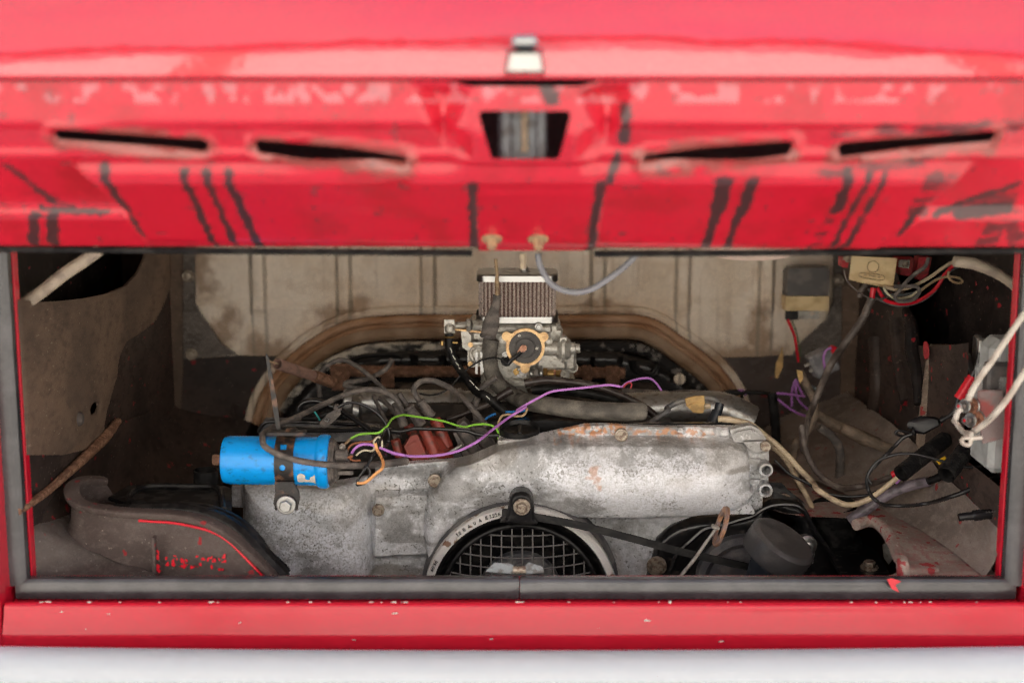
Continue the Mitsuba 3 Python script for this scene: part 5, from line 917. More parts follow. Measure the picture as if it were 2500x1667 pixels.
line('tan_wire', [(-.0175,.285,.7013),(-.0168,.285,.7094),(-.0123,.285,.7175),(-.0044,.285,.719),(.0054,.285,.717),(.0133,.285,.7175),(.0177,.285,.7225),(.019,.285,.7276)], .00154, 'tan_wire', 'tan wire curling beside the oil cap', 'wire', W, 8)
line('blue_wire', [(-.0346,.34,.7001),(-.029,.34,.7043),(-.0208,.34,.7077)], .00156, 'blue_wire', 'short blue wire end behind the oil cap', 'wire', W, 8)
line('blue_wire', [(-.0087,.35,.7077),(.0036,.35,.7079),(.0179,.35,.7098),(.0291,.35,.7161)], .00156, 'blue_wire', 'blue wire lying under the thick grey hose', 'wire', W, 8)
line('choke_wire', [(.012,.388,.7799),(.0076,.388,.776),(.0021,.388,.7715),(-.0029,.388,.7664),(-.0062,.388,.7625),(-.0095,.388,.7659),(-.0145,.388,.7704),(-.0255,.388,.7721),(-.0377,.388,.7698),(-.051,.388,.763),(-.0643,.388,.7523),(-.0744,.388,.741),(-.0822,.388,.7308)] + [(-.0783,.36,.7406),(-.0866,.36,.7343),(-.0948,.36,.7301),(-.1051,.36,.728),(-.1133,.36,.7285),(-.121,.36,.7301)], [.0026, .0026, .0024] + [.0012] * 8, 'black_wire', 'thin black wire from the choke disc to the left', 'wire', None, 8)
line('brown_wire', [(-.1909,.14,.7071),(-.1893,.14,.7123),(-.1846,.14,.7171),(-.1763,.14,.7192),(-.1619,.14,.7208),(-.1562,.14,.7256)], .00133, 'brown_wire', 'brown wire arching off the coil terminal', 'wire', W, 8)
line('brown_wire', [(-.1995,.125,.7046),(-.1893,.125,.7052),(-.1831,.125,.7073),(-.1862,.125,.7041),(-.1812,.125,.7015),(-.174,.125,.702)], .00133, 'brown_wire', 'brown wire stub under the pink wire end', 'wire', W, 8)
line('orange_wire', [(-.1775,.115,.6781),(-.1704,.115,.6779),(-.1632,.115,.6821),(-.157,.115,.6879),(-.1488,.115,.6947),(-.1485,.13,.698),(-.1519,.14,.7028),(-.154,.115,.7177),(-.1559,.115,.725)], .00186, 'orange_wire', 'orange wire loop hanging right of the coil', 'wire', W, 8)
line('black_wire', [(-.1776,.116,.6755),(-.1755,.116,.6829),(-.1681,.116,.6944),(-.1607,.125,.7057),(-.1525,.116,.7205),(-.1505,.14,.7271),(-.1431,.116,.7413)], .00154, 'black_wire', 'black wire slanting over the coil terminals', 'wire', 'black wires at the coil', 8)
line('black_wire', [(-.1789,.118,.6744),(-.1687,.118,.6771),(-.1634,.118,.6844),(-.1633,.118,.6928),(-.1683,.118,.6981)], .00154, 'black_wire', 'black wire curl beside the orange loop', 'wire', 'black wires at the coil', 8)
line('black_wire', [(-.2081,.2,.7473),(-.199,.2,.7522),(-.1884,.2,.7533),(-.1747,.2,.7489),(-.16,.2,.7386),(-.1506,.2,.7255),(-.1474,.2,.7135),(-.1488,.2,.7047),(-.1486,.15,.7109),(-.1458,.13,.7054)], .00186, 'black_wire', 'shiny black wire hooped left of the distributor', 'wire', 'black wires at the coil', 8)
line('ivory_wire', [(-.1801,.135,.7052),(-.176,.135,.7089),(-.1698,.135,.7115),(-.1616,.135,.7105),(-.1585,.135,.7136),(-.1594,.135,.721),(-.1541,.135,.7273),(-.1501,.135,.7221),(-.1502,.135,.7147)], .00124, 'ivory_wire', 'ivory wire curl behind the pink wire', 'wire', W, 8)
cw = thing('spade_connector', 'small clear spade connector at the green wire end', 'connector')
part(cw, 'sleeve', cyl((-.2013,.145,.7095), (-.1956,.15,.7135), .0038), 'pale_plate')
part(cw, 'crimp', cyl((-.1961,.15,.713), (-.1888,.155,.7197), .0016), 'tan_wire')
line('teal_wire', [(-.2449,.26,.7288),(-.2412,.26,.7231),(-.238,.26,.7175)], .00120, 'teal_wire', 'short teal wire at the brown clip', 'wire', W, 8)
cl = thing('cable_clip', 'dark brown cable clip lying on the tin above the coil', 'clip')
part(cl, 'body', cat(hull([(-.2357,.235,.7194),(-.2251,.235,.7317),(-.2153,.235,.7372),(-.2083,.235,.7317),(-.2178,.235,.7217),(-.2299,.235,.7133)] + [(-.239,.255,.7158),(-.2178,.255,.7338),(-.2108,.255,.7282),(-.2326,.255,.7091)]), bx((-.2131,.24,.7378), [.006, .012, .010], .001, ([.5, 0, .8], [0, 1, 0]))), 'stack_brown')
part(cl, 'rivet', ring((-.226,.232,.7249), (0, -1, 0), .0024, .0006, 16, 6), 'zinc')
line('flat_sleeve', [(-.2205,.26,.7361),(-.2097,.26,.7293),(-.1967,.26,.7203),(-.1825,.26,.7101),(-.1728,.26,.7011),(-.1626,.2,.7069)], [.00520, .00598, .00650, .00676, .00624], 'black_plastic', 'scuffed black flat sleeve slanting above the coil', 'cable sleeve', None, 12, flat=.5)
line('wrapped_cable', [(-.2687,.3,.7168),(-.2708,.3,.7225),(-.2661,.3,.7295),(-.2548,.3,.7335),(-.2413,.3,.7318),(-.2279,.3,.726),(-.2212,.3,.7249)], .00375, 'black_tin', 'black wrapped cable loop above the coil', 'cable', None, 12)
line('wrapped_cable', [(-.2666,.3,.711),(-.2576,.3,.7104),(-.244,.3,.7133),(-.2315,.3,.7179)], .00425, 'black_plastic', 'black cable lying under the wrapped loop', 'cable', None, 12)
ppe = thing('open_pipe', 'brown cardboard coloured open pipe pointing left above the coil', 'pipe')
pa, pb = np.array((-.3003,.33,.775)), np.array((-.266,.4,.7458))
part(ppe, 'pipe', pipe(pa, pb, .0073, .0062, 28), 'pipe_brown'); mat('pipe_brown', two((.24, .14, .11), (.16, .10, .08), .7, sc=120, fine=.2))
part(ppe, 'stub', cyl(pb + (pb - pa) * .05, pb + (pb - pa) * .62, .0082), 'rusty_steel')
part(ppe, 'wire_tie', tube([(-.3115,.325,.7814),(-.3088,.325,.7791),(-.3043,.325,.7779),(-.2992,.325,.7762)], .0012, 6), 'tan_wire')
gb = thing('rubber_boot', 'dark rubber boot on a tan stem hanging before the air filter', 'boot')
part(gb, 'boot', tube([(-.0197,.375,.8582),(-.0203,.375,.8494),(-.0225,.375,.8394),(-.0252,.375,.8295),(-.0274,.375,.8195),(-.0296,.375,.8107),(-.0313,.375,.8035)], [.00510, .00510, .00630, .00900, .01110, .01068, .00960], 20, .00360, flat=.42000), 'lead_rubber')
part(gb, 'boot_mouth', lathe([(.0096, -.003), (.0106, 0), (.0102, .002), (.008, .002)], (-.0316,.375,.8035), (-.2, 0, -1), 24), 'lead_rubber')
part(gb, 'stem', tube([(-.0213,.375,.9052),(-.0205,.375,.8943),(-.0194,.375,.8845),(-.0197,.375,.8768),(-.019,.375,.8681),(-.0192,.375,.8576)], [.00232, .00220, .00209, .00261, .00319, .00290], 10), 'tan_wire')
line('hanging_cable', [(.0263,-.02,.9568),(.0277,-.02,.9474),(.0324,-.02,.9367),(.0391,-.02,.9266),(.0485,-.02,.9206),(.0592,-.02,.9176),(.0712,-.02,.9176),(.0832,-.02,.9213),(.0964,-.02,.9297),(.1096,-.02,.9394),(.1201,-.02,.9488),(.128,-.02,.9568)], .00319, 'grey_cable', 'light grey cable sagging below the lid before the filter', 'cable', None, 14)
line('latch_pin_end', [(.0108,0,.9545),(.0113,0,.9464),(.0121,0,.9389)], .00348, 'cream_hose', 'tan peg hanging just below the lid centre', 'peg', None, 12)
one('lamp_rim', lathe([(.062, 0), (.060, .004), (.045, .009), (0, .011)], np.array((.2668,.08,.9561)) + [0, 0, .0], (0, -.35, -1), 48), 'cream_rim', 'cream round rim showing under the lid edge', 'rim')
mat('cream_rim', pri((.70, .55, .45), .5))

# ---------------------------------------------------------------- right hand side of the bay
rb = thing('relay_box', 'cream relay box with red sockets hanging under the lid at the right', 'relay box')
part(rb, 'cover', cat(hull([(.4415,.38,.9087),(.5014,.38,.9059),(.4976,.38,.8665),(.4386,.38,.8768)] + [(.4398,.37,.9094),(.4979,.37,.9065),(.4943,.37,.869),(.4371,.37,.8787)] + [(.4559,.44,.9018),(.5178,.44,.8989),(.5138,.44,.8594),(.453,.44,.8688)]), hull([(.4502,.385,.8738),(.487,.385,.8663),(.4862,.385,.8704),(.4507,.385,.8761)] + [(.4617,.43,.869),(.4982,.43,.8613),(.4981,.43,.8643),(.4616,.43,.8713)])), 'cream_plastic', smooth=20, label='cream plastic cover')
o_ = np.array((.4672,.369,.8955))
part(rb, 'moulded_mark', cat(ring(o_, (0, -1, .05), .0074, .0005, 36, 6), tube([(.4509,.369,.8879),(.4803,.369,.8841),(.4829,.369,.8819),(.4812,.369,.8787),(.4522,.369,.8825),(.4493,.369,.885)] + [(.4509,.369,.8879)], .0005, 6), *[bx(p, [.0035, .001, .0018], .0002) for p in [(.4579,.3695,.885),(.4641,.3695,.8838),(.467,.3695,.8834),(.4698,.3695,.8829),(.476,.3695,.8821)]]), 'tan_wire')
for P7 in ([(.4392,.42,.9018),(.4489,.42,.9012),(.447,.42,.8872),(.4388,.42,.889)], [(.5124,.42,.9006),(.5343,.42,.9006),(.5327,.42,.8762),(.5181,.42,.8779)], [(.5384,.41,.903),(.5556,.41,.9024),(.5517,.41,.8786),(.5411,.41,.8716),(.5362,.41,.8763)]):
    part(rb, 'socket', sheet(P7, .025, bev=.002), 'dull_red')
for P7 in ([(.4382,.405,.9047),(.4468,.405,.904),(.4453,.405,.8989),(.4378,.405,.8998)], [(.5113,.405,.9001),(.5251,.405,.8995),(.5239,.405,.8885),(.5105,.405,.8908)]):
    k = part(rb, 'terminal', sheet(P7, .006, bev=.0008), 'pale_plate'); part(k, 'screw', slotscrew(np.mean(np.array(P7), 0) + [0, -.004, 0], (0, -1, 0), .0045, .9), 'bolt_steel')
rg = thing('voltage_regulator', 'grey metal regulator box on a cream base bolted to the firewall', 'regulator')
part(rg, 'cover', cat(hull([(.4058,.62,.8582),(.4085,.62,.862),(.4643,.62,.863),(.4674,.62,.8572),(.4678,.62,.8213),(.4061,.62,.8213)] + [(.4143,.7,.8511),(.4201,.7,.8571),(.482,.7,.8571),(.4853,.7,.8491),(.4858,.7,.8108),(.4146,.7,.8128)])), 'reg_grey', smooth=25)
mat('reg_grey', two((.075, .070, .068), (.12, .105, .095), .5, sc=60, fine=.12))
part(rg, 'base', hull([(.4036,.615,.8214),(.4671,.615,.8214),(.4672,.615,.8),(.4035,.615,.8)] + [(.4126,.7,.8118),(.4862,.7,.8098),(.4861,.7,.7905),(.4139,.7,.7905)]), 'cream_plastic', smooth=25)
part(rg, 'tab', sheet([(.4224,.64,.7957),(.4591,.64,.7957),(.4596,.64,.7839),(.4213,.64,.7839),(.4284,.64,.7918)], .003, bev=.0006, holes=[[tuple(np.array((.4489,.64,.7918)) + [.004 * math.cos(a), 0, .004 * math.sin(a)]) for a in np.linspace(0, 6, 12)]]), 'pale_plate')
part(rg, 'clip', bx((.4178,.64,.7898), [.018, .01, .014], .001), 'black_plastic')
RC = 'cables on the right of the bay'
line('regulator_wire', [(.4082,.62,.7861),(.4134,.62,.7753),(.4198,.62,.7596),(.4234,.62,.7399),(.4269,.62,.7221)], .00223, 'red_plastic', 'red wire hanging from the regulator box', 'wire', RC, 8)
line('regulator_wire', [(.4141,.62,.7851),(.4203,.62,.7714),(.4248,.62,.7556),(.4278,.62,.7399),(.4289,.62,.7221)], .00124, 'green_dull', 'thin green wire hanging beside the red one', 'wire', RC, 8)
mat('green_dull', pri((.10, .12, .05), .5))
mc = thing('main_cable', 'dark cable drooping from the relay box down to the shelf', 'cable')
part(mc, 'cable', tube([(.4652,.36,.856),(.4606,.36,.8441),(.4545,.36,.8287),(.4434,.36,.8115),(.4289,.36,.7908),(.4116,.34,.7739),(.4037,.36,.7388),(.3944,.36,.7126),(.3761,.31,.6999),(.3716,.3,.6684)] + [(.3664,.29,.7016),(.3701,.29,.679),(.3786,.29,.6563),(.3949,.29,.6357),(.4175,.29,.6231),(.4318,.25,.6356),(.4638,.29,.63),(.4942,.29,.6426)], [.00519, .00519, .00488, .00451, .00424, .00413, .00398, .00398, .00382, .00371], 14), 'cable_brown')
mat('cable_brown', two((.070, .055, .048), (.13, .105, .09), .55, sc=70, fine=.15))
part(mc, 'red_end', cyl((.4657,.362,.854), (.4671,.362,.8694), .0036), 'red_plastic')
part(mc, 'red_sleeve', cyl((.4709,.245,.6515), (.48,.24,.6584), .0046), 'red_plastic')
LOOM = 'thin wires looped under the relay box'
for lb, p, r, m in (('red wire of the loom, lowest bright loop', [(.474,.37,.8678),(.4783,.37,.861),(.4855,.37,.8518),(.4992,.37,.8478),(.5151,.37,.8473),(.5296,.37,.8518),(.5449,.37,.8621),(.5545,.37,.8735),(.5596,.37,.8838),(.5734,.37,.8997)], .00252, 'red_plastic'),
 ('dark grey wire of the loom, outermost loop', [(.4634,.375,.866),(.473,.375,.8557),(.4846,.375,.8488),(.5007,.375,.8442),(.5166,.375,.8442),(.5345,.375,.85),(.5498,.375,.8614),(.5582,.375,.8751),(.5688,.375,.8877),(.5797,.375,.8968)], .00140, 'grey_lead'),
 ('cream wire of the loom running straight up right', [(.4811,.365,.8702),(.4948,.365,.8668),(.5083,.365,.8674),(.5216,.365,.8719),(.538,.365,.881),(.5521,.365,.8912),(.5651,.365,.9003),(.5761,.365,.9048)], .00232, 'cream_hose'),
 ('ivory wire of the loom curled under the cream cover', [(.4798,.36,.8692),(.4846,.36,.8624),(.4928,.36,.8567),(.5041,.36,.8556),(.5163,.36,.859),(.5239,.36,.8647)], .00170, 'ivory_wire'),
 ('tan wire of the loom with a small loop at its end', [(.4986,.36,.8522),(.5121,.36,.8533),(.524,.36,.8624),(.5381,.36,.8737),(.5533,.36,.8822),(.5667,.36,.8839),(.5781,.36,.8811),(.5811,.36,.8771),(.5751,.36,.8754),(.5659,.36,.8794),(.5621,.36,.8862),(.563,.36,.8907)], .00170, 'tan_wire'),
 ('grey wire of the loom hooked down from the sockets', [(.5333,.35,.9099),(.5294,.35,.8987),(.5166,.35,.8886),(.5059,.35,.8785),(.4975,.35,.8672),(.4923,.35,.8593),(.4947,.35,.8548),(.5049,.35,.8531),(.5159,.35,.8559),(.5233,.35,.8649),(.5207,.35,.8717),(.5062,.35,.8728),(.4905,.35,.8723)], .00267, 'lead_rubber'),
 ('thin dark wire dangling left of the cream cover', [(.4277,.36,.893),(.4298,.36,.8839),(.4334,.36,.8771),(.444,.36,.8669),(.4555,.36,.859),(.4647,.36,.855),(.476,.36,.8545),(.4893,.36,.859)], .00121, 'cable_brown'),
 ('teal grey wire of the loom behind the ivory one', [(.4796,.385,.8646),(.4891,.385,.8577),(.5051,.385,.8566),(.5277,.385,.86),(.5498,.385,.8738),(.5697,.385,.8864),(.5829,.385,.8944)], .00170, 'teal_grey'),
 ('brown wire bundle stub below the cream cover', [(.4672,.4,.8683),(.4618,.4,.8614),(.4587,.4,.8509)], .00375, 'cable_brown')):
    line('loom_wire', p, r, m, lb, 'wire', LOOM, 8)
mat('teal_grey', pri((.12, .14, .14), .5))
line('prop_rod', [(.4939,.12,.9321),(.5145,.12,.9299),(.5369,.12,.9218),(.552,.12,.913),(.5674,.12,.9012)], [.00616, .00700, .00672, .00588, .00560], 'beige_rod', 'beige bent rod in the upper right corner', 'rod', None, 14)
line('prop_rod', [(-.5454,.06,.8824),(-.5351,.06,.8881),(-.5102,.06,.9045),(-.4808,.06,.9265),(-.4633,.06,.9378),(-.443,.06,.9519)], .00723, 'beige_rod', 'worn beige rod crossing the upper left corner', 'rod', None, 14)
line('lid_cable', [(.5585,-.04,.9564),(.5219,-.04,.905),(.488,-.04,.85),(.4797,-.04,.8376),(.4714,-.04,.8232),(.4656,-.04,.8087)], .00329, 'ivory_cable', 'ivory lid cable ending at the upper washer', 'cable', 'ivory lid cables', 12)
line('lid_cable', [(.5579,-.05,.9086),(.5356,-.05,.8681),(.5175,-.05,.8396),(.5039,-.05,.815),(.4927,-.05,.7995),(.4901,-.03,.7845),(.4837,-.02,.7737),(.4823,0,.7648),(.4813,.02,.7619),(.4783,.03,.7672),(.4512,-.05,.7933),(.4529,-.05,.799),(.4563,-.05,.8021)], [.00292, .00329, .00329, .00329, .00329, .00329, .00307, .00297, .00292, .00286, .00276, .00265, .00265], 'ivory_cable', 'ivory lid cable looped below the washers', 'cable', 'ivory lid cables', 12)
line('cable_hook', [(.4776,-.02,.771),(.4776,-.02,.762),(.4759,-.02,.7567),(.4706,-.02,.7578),(.4676,-.02,.762),(.4708,-.02,.7642),(.4791,-.02,.7642),(.4889,-.02,.7647)], .00230, 'ivory_cable', 'small ivory hook under the looped lid cable', 'hook', None, 10)
mat('ivory_cable', two((.50, .46, .40), (.36, .31, .26), .45, sc=60, fine=.08))
bk = thing('cable_bracket', 'worn pink grey bracket with two washer studs at the right seal', 'bracket')
part(bk, 'plate', sheet([(.508,.055,.7901),(.5086,.055,.7978),(.5151,.055,.7989),(.5345,.055,.7989),(.5421,.055,.7456),(.5164,.055,.7389),(.5137,.055,.7479),(.5135,.055,.7701)], .004, bev=.001), 'bracket_paint')
mat('bracket_paint', two((.27, .21, .20), (.42, .10, .09), .5, sc=45, lo=.48, hi=.72, fine=.1))
for c, r in (((.4938,.045,.784), .0088), ((.499,.04,.7694), .0092)):
    c = np.array(c); a_ = unit([-.82, -.50, .08])
    s_ = part(bk, 'stud', cat(lathe([(.004, .008), (.004, .014), (0, .0145)], c, a_, 16), *[lathe([(.003, q), (rr_, q), (rr_ + .0006, q + .001), (rr_, q + .002), (.003, q + .002)], c, a_, 32) for q, rr_ in ((.004, r * .85), (-.009, r)) ]), 'zinc')
    part(s_, 'washer', lathe([(.003, -.006), (r, -.006), (r, -.001), (.003, -.001)], c, a_, 32), 'copper')
    part(s_, 'paint_dab', lathe([(.0018, .0135), (.0015, .0155), (0, .016)], c, a_, 12), 'red_plastic')
bt = thing('battery_shield', 'worn brown metal shield standing before the right wall', 'shield')
part(bt, 'panel', sheet([(.5331,.33,.7938),(.5366,.33,.8003),(.623,.33,.7977),(.6311,.33,.6618),(.5308,.33,.6618),(.5241,.33,.6671),(.5269,.33,.7145)], .006, bev=.002), 'battery_panel')
part(bt, 'flange', sheet([(.5301,.32,.7956),(.5426,.32,.7982),(.5373,.32,.7298),(.5365,.32,.6696),(.5226,.32,.667),(.5245,.32,.7194)], .004, bev=.0015), 'battery_panel')
part(bt, 'clamp', cat(cyl((.5707,.3,.7929), (.5783,.3,.77), .006), bx((.587,.3,.7929), [.012, .02, .05], .003), bx((.5894,.29,.791), [.014, .02, .045], .003)), 'zinc')
wb = thing('battery', 'pale plastic battery case at the right edge of the opening', 'battery')
part(wb, 'case', cat(bx(np.array((.5522,.1,.7597)), [.05, .07, .115], .006), bx(np.array((.549,.1,.8211)), [.044, .05, .058], .010)), 'milky_plastic')
part(wb, 'terminal', cat(bx((.543,.125,.8289), [.016, .014, .022], .003), bx((.5325,.125,.8357), [.010, .012, .016], .002)), 'zinc')
part(wb, 'strap', bx((.5339,.075,.8042), [.026, .02, .045], .003), 'reg_grey')
CP = 'black charger leads'
ch = thing('fuse_holder', 'black in-line fuse holder with a small loop at its end', 'fuse holder')
q0, q1 = np.array((.4647,.15,.7328)), np.array((.4953,.15,.7435)); xq = unit(q1 - q0)
part(ch, 'body', hull([(.4586,.15,.7387),(.4618,.15,.7435),(.4742,.15,.7488),(.4916,.15,.7476),(.497,.15,.7441),(.4973,.15,.737),(.4788,.15,.7263),(.4718,.15,.7275),(.46,.15,.734)] + [(.466,.172,.7335),(.4796,.172,.7431),(.5019,.172,.7407),(.4853,.172,.7221),(.4675,.172,.7275)] + [(.4715,.143,.7404),(.492,.143,.7451),(.4934,.143,.7392),(.4766,.143,.7304)]), 'black_gloss', smooth=30)
part(ch, 'collar', cat(cyl((.4965,.15,.7423), (.5015,.15,.7458), .0035), ring((.4657,.145,.7311), (1, -.3, .4), .0040, .0014, 24, 8)), 'black_gloss')
part(ch, 'loop', tube([(.4649,.15,.7287),(.4567,.15,.7299),(.448,.15,.731),(.4459,.15,.7281),(.4512,.15,.7251),(.4593,.15,.7251),(.4661,.15,.7275)], .00156, 8), 'black_gloss')
line('charger_lead', [(.5009,.15,.7452),(.5076,.15,.7488),(.5131,.15,.7553),(.5154,.15,.7647),(.5163,.15,.7694)], .00231, 'black_wire', 'black lead from the fuse holder into the red sleeve', 'cable', CP, 10)
line('charger_lead', [(.5282,.14,.7972),(.5333,.14,.8088),(.535,.14,.818),(.5357,.14,.8261)], .00358, 'black_wire', 'black lead from the red sleeve up to the battery clamp', 'cable', CP, 10)
line('charger_lead', [(.4621,.14,.7293),(.4531,.14,.7258),(.4432,.14,.7152),(.4307,.13,.7071),(.4235,.14,.6939),(.4148,.14,.6832),(.4123,.14,.6736),(.4157,.14,.6605),(.4152,.11,.6597),(.4361,.14,.6443),(.4547,.14,.6435),(.4661,.09,.6609),(.504,.14,.6521),(.5267,.14,.6605),(.5458,.14,.6701),(.566,.14,.679),(.5772,.14,.6843)], [.00220] * 10 + [.00264, .00286, .00308, .00319], 'black_wire', 'black lead looping from the fuse holder over the shelf to the right', 'cable', CP, 10)
line('charger_lead', [(.415,.13,.6729),(.4107,.13,.68),(.4142,.13,.6906),(.4218,.13,.7001),(.433,.13,.7054),(.4466,.13,.7085),(.4626,.13,.7083),(.4811,.13,.7042),(.4985,.13,.6989),(.5159,.13,.6942),(.5332,.13,.6924),(.5456,.13,.6953),(.546,.1,.7126),(.5487,.09,.7244)], .00170, 'black_wire', 'shiny black lead arching over the ribbed conduits', 'cable', CP, 10)
rs_ = thing('red_sleeve', 'bright red sleeve on the black lead beside the battery', 'sleeve')
part(rs_, 'sleeve', lathe([(.0045, .004), (.0055, .0), (.0062, .0), (.0056, .02), (.0050, .030), (.0044, .0305)], (.5155,.145,.7699), np.array((.5288,.145,.7944)) - np.array((.5155,.145,.7699)), 28), 'red_plastic')
rs2 = one('red_insulator', lathe([(0, -.001), (.006, 0), (.0065, .012), (.004, .018), (0, .019)], (.5353,.13,.7865), (.62, 0, .35), 24), 'red_plastic', 'red plastic insulator against the pale battery case', 'insulator')
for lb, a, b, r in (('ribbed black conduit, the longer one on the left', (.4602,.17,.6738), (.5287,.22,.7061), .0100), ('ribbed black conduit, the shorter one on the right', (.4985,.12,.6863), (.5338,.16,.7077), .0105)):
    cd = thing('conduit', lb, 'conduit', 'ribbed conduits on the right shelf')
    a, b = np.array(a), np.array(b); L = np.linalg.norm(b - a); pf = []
    for k in range(int(L / .0048)):
        h = k * .0048; pf += [(r, h), (r, h + .0034), (r * .93, h + .0038), (r * .93, h + .0046)]
    part(cd, 'tube', lathe(pf + [(r * .6, L)], a, b - a, 36), 'black_plastic', smooth=25)
    part(cd, 'shaded_mouth', lathe([(r * .96, .001), (r * .88, -.001), (r * .80, .004), (r * .72, .02), (0, .021)], a, b - a, 36), 'black_rubber')  # lining coloured near-black as the shade inside the open end
line('sleeved_cable', [(.4182,.24,.5937),(.4391,.24,.6094),(.4579,.24,.6239),(.4789,.24,.6351),(.5001,.24,.6418),(.5161,.24,.6451)], [.00702, .00702, .00676, .00650, .00624], 'sleeve_grey', 'purple grey sleeved cable lying on the right shelf', 'cable', RC, 16)
line('sleeved_cable', [(.5069,.22,.6502),(.5214,.22,.6562),(.5357,.22,.6671)], .00475, 'black_rubber', 'black cable core entering the shorter ribbed conduit', 'cable', RC, 14)
line('cream_cable', [(.257,.27,.7169),(.2668,.27,.7169),(.2815,.27,.7139),(.2943,.27,.7109),(.3053,.27,.7049),(.3163,.27,.6958),(.3294,.27,.6858),(.3466,.27,.6686),(.362,.27,.6514),(.3773,.27,.6361)] + [(.3754,.22,.6386),(.3951,.22,.6265),(.4124,.22,.6209),(.4335,.22,.6265),(.452,.22,.6397),(.4725,.22,.6573)], [.00409, .00409, .00384, .00360, .00372, .00372, .00360, .00341, .00310], 'cream_hose', 'cream cable running from the black boot down to the conduit', 'cable', RC, 14)
line('cream_cable', [(.3271,.3,.6772),(.3405,.3,.6659),(.3508,.3,.6546),(.3593,.3,.6402),(.3689,.3,.6236)] + [(.3723,.29,.6174),(.383,.29,.5967)], .00348, 'cream_hose', 'second cream cable diving behind the black bracket', 'cable', RC, 14)
line('grey_hose', [(.3922,.44,.7438),(.4036,.44,.722),(.4134,.44,.7001),(.4134,.44,.6763),(.4024,.44,.6561),(.3905,.44,.6395)] + [(.3774,.38,.6587),(.3746,.38,.6396),(.3815,.38,.6084),(.394,.38,.5843),(.4027,.38,.5698)], [.00532, .00532, .00532, .00515, .00493, .00448, .00437], 'hose_tan', 'dusty tan hose winding down behind the dark cable', 'hose', RC, 14)
mat('hose_tan', two((.20, .15, .11), (.13, .10, .075), .7, sc=110, fine=.2))
line('grey_hose', [(.4201,.46,.6791),(.4423,.46,.6661),(.4663,.46,.655),(.4941,.46,.6401),(.5218,.46,.6307)] + [(.4475,.4,.6729),(.4714,.4,.6609),(.5025,.4,.6476),(.5381,.4,.6392)], [.00813, .00813, .00793, .00780, .00715, .00715], 'hose_tan', 'thick dusty hose lying toward the right wall', 'hose', RC, 14)
line('grey_hose', [(.4168,.42,.6705),(.4338,.42,.6584),(.4451,.42,.6413),(.4473,.42,.6169),(.4461,.42,.5874),(.4449,.42,.5578)], .00609, 'lead_rubber', 'dark hose dropping behind the filler neck', 'hose', RC, 14)
line('thin_lead', [(.3256,.25,.6691),(.3446,.25,.6512),(.3666,.25,.6401),(.3844,.25,.6289),(.4019,.25,.6244),(.4236,.25,.6226),(.4452,.25,.6255),(.4664,.25,.6356),(.4791,.25,.6423)], .00180, 'black_wire', 'thin black lead under the cream cable', 'cable', RC, 10)
for lb, p in (('purple wire, upper of the fan at the strap', [(.382,.55,.6898),(.3973,.55,.6888),(.411,.55,.6865),(.4235,.55,.6851)]), ('purple wire, lower of the fan at the strap', [(.3845,.55,.6807),(.3956,.55,.6715),(.4095,.55,.6622),(.4257,.55,.6558)]), ('purple wire bowed upward behind the dark cable', [(.4088,.57,.6658),(.4082,.57,.6834),(.4105,.57,.6986),(.4131,.57,.7055),(.418,.57,.6951),(.4242,.57,.6834)]), ('purple wire crossing behind the dark cable to the right', [(.4131,.57,.7044),(.415,.57,.6834),(.4223,.57,.6705),(.4324,.57,.6617)]), ('purple wire on the grey relay', [(.4519,.52,.7619),(.4446,.52,.7581),(.4416,.52,.7487),(.4433,.52,.7355),(.4478,.52,.7242)])):
    line('purple_wire', p, .0018, 'purple_wire', lb, 'wire', 'purple wires on the right', 8)
for sd_, p in (('left', [(.3052,.6,.6751),(.311,.6,.674),(.3157,.6,.6716)]), ('right', [(.3352,.6,.6817),(.3409,.6,.6823),(.3469,.6,.6775)])):
    line('purple_wire', p, .0032, 'purple_wire', 'short purple piece on the %s of the black wrapped loom below the arch' % sd_, 'wire', 'purple pieces in the wrapped loom', 8)
line('wrapped_loom', [(.3109,.6,.6769),(.3225,.6,.6793),(.3329,.6,.6799),(.3514,.6,.6805),(.3723,.6,.6793),(.3863,.6,.6775)], [.00468, .00578, .00385, .00286, .00330], 'black_plastic', 'black wrapped loom below the right end of the arch', 'cable loom', None, 12)
line('rubber_strap', [(.3765,.56,.6879),(.3792,.56,.6751),(.3814,.56,.6587),(.3837,.56,.64),(.3855,.56,.6189),(.3859,.56,.6071)], .00688, 'black_rubber', 'black rubber strap hanging vertically behind the cables', 'strap', None, 10, flat=.5)
line('thin_strap', [(.3367,.58,.6801),(.3383,.58,.6636),(.3422,.58,.6471),(.3448,.58,.6352)], .00252, 'black_plastic', 'thin black strap below the wrapped loom', 'strap', None, 8)
rl = thing('grey_relay', 'small tilted grey relay with a red corner on the firewall', 'relay')
part(rl, 'body', bx((.4464,.55,.7355), [.036, .028, .036], .003, ([.9, .1, .42], [0, 1, 0])), 'reg_grey2')
mat('reg_grey2', two((.17, .17, .18), (.30, .30, .31), .4, sc=80, fine=.1))
part(rl, 'corner', bx((.4593,.545,.752), [.014, .014, .016], .003, ([.9, .1, .42], [0, 1, 0])), 'red_plastic')
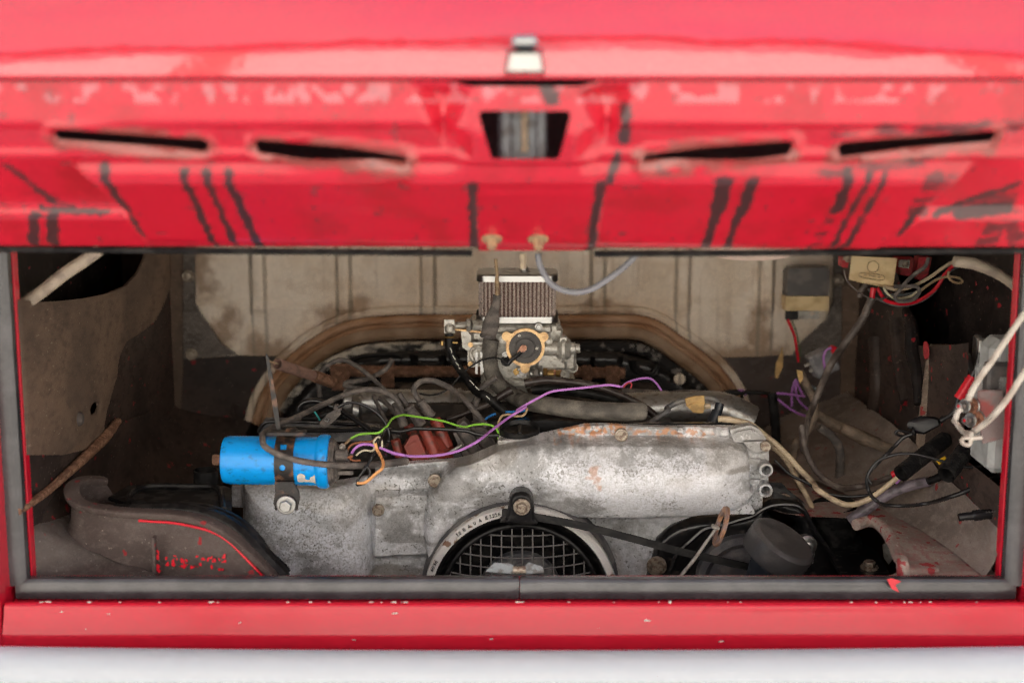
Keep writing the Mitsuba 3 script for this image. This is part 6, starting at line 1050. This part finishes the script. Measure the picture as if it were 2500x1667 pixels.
part(rl, 'pin', cat(bx((.4262,.545,.7336), [.014, .003, .004], .0005, ([.9, 0, .42], [0, 1, 0])), bx((.4316,.545,.725), [.010, .003, .004], .0005, ([.9, 0, .42], [0, 1, 0]))), 'pale_plate')
for lb, p in (('strip of tan masking tape hanging below the regulator', [(.3941,.58,.752),(.3959,.58,.7375),(.3961,.58,.7219),(.388,.58,.7044),(.385,.58,.7083),(.3859,.58,.7278),(.3916,.58,.7414)]), ('tan tape scrap on the tan hose', [(.3856,.43,.7476),(.3937,.43,.7458),(.3949,.43,.735),(.3908,.43,.7277),(.3878,.43,.7368)])):
    one('masking_tape', sheet(p, .002, bev=.0005), 'masking_tape', lb, 'tape', smooth=20)
line('teal_lead', [(.4125,.5,.7151),(.4219,.5,.7095),(.4313,.5,.7048)], .00225, 'teal_grey', 'short teal grey lead by the purple wires', 'wire', None, 8)
jk = thing('jack_plug', 'black plug lying on the right shelf by the seal', 'plug')
part(jk, 'body', tube([(.4955,.06,.6538),(.5012,.06,.655),(.5108,.06,.6558),(.5127,.06,.6562),(.5243,.06,.6574),(.5396,.06,.6591)], [.00425, .00450, .00460, .00625, .00575, .00500], 16, .00150), 'black_gloss')
part(jk, 'pip', cat(*[lathe([(.0010, 0), (0, .0006)], p, (0, -.6, .8), 8) for p in [(.5219,.048,.6635),(.5251,.048,.6639),(.5284,.048,.6643),(.5314,.048,.6647)]]), 'grille_grey', kind='stuff')
yl = one('yellow_tag', cat(sheet([(.4971,.155,.6923),(.5072,.155,.6988),(.5085,.155,.6964),(.5007,.155,.6887)], .003, bev=.0005), sheet([(.5059,.15,.6732),(.5125,.15,.6804),(.5152,.15,.6732)], .003, bev=.0005)), 'yellow_plastic', 'yellow tags showing between the ribbed conduits', 'tag')
line('purple_wire', [(.4718,.235,.6443),(.4779,.235,.6509),(.4835,.235,.6558)], .00300, 'purple_wire', 'purple wire end entering the longer ribbed conduit', 'wire', 'purple wires on the right', 8)
line('hook', [(-.4293,.69,.618),(-.4327,.69,.6346),(-.4284,.69,.6428),(-.4204,.69,.6397)], .00300, 'wall_dark', 'blackened hook on the left lower panel', 'hook', None, 8)
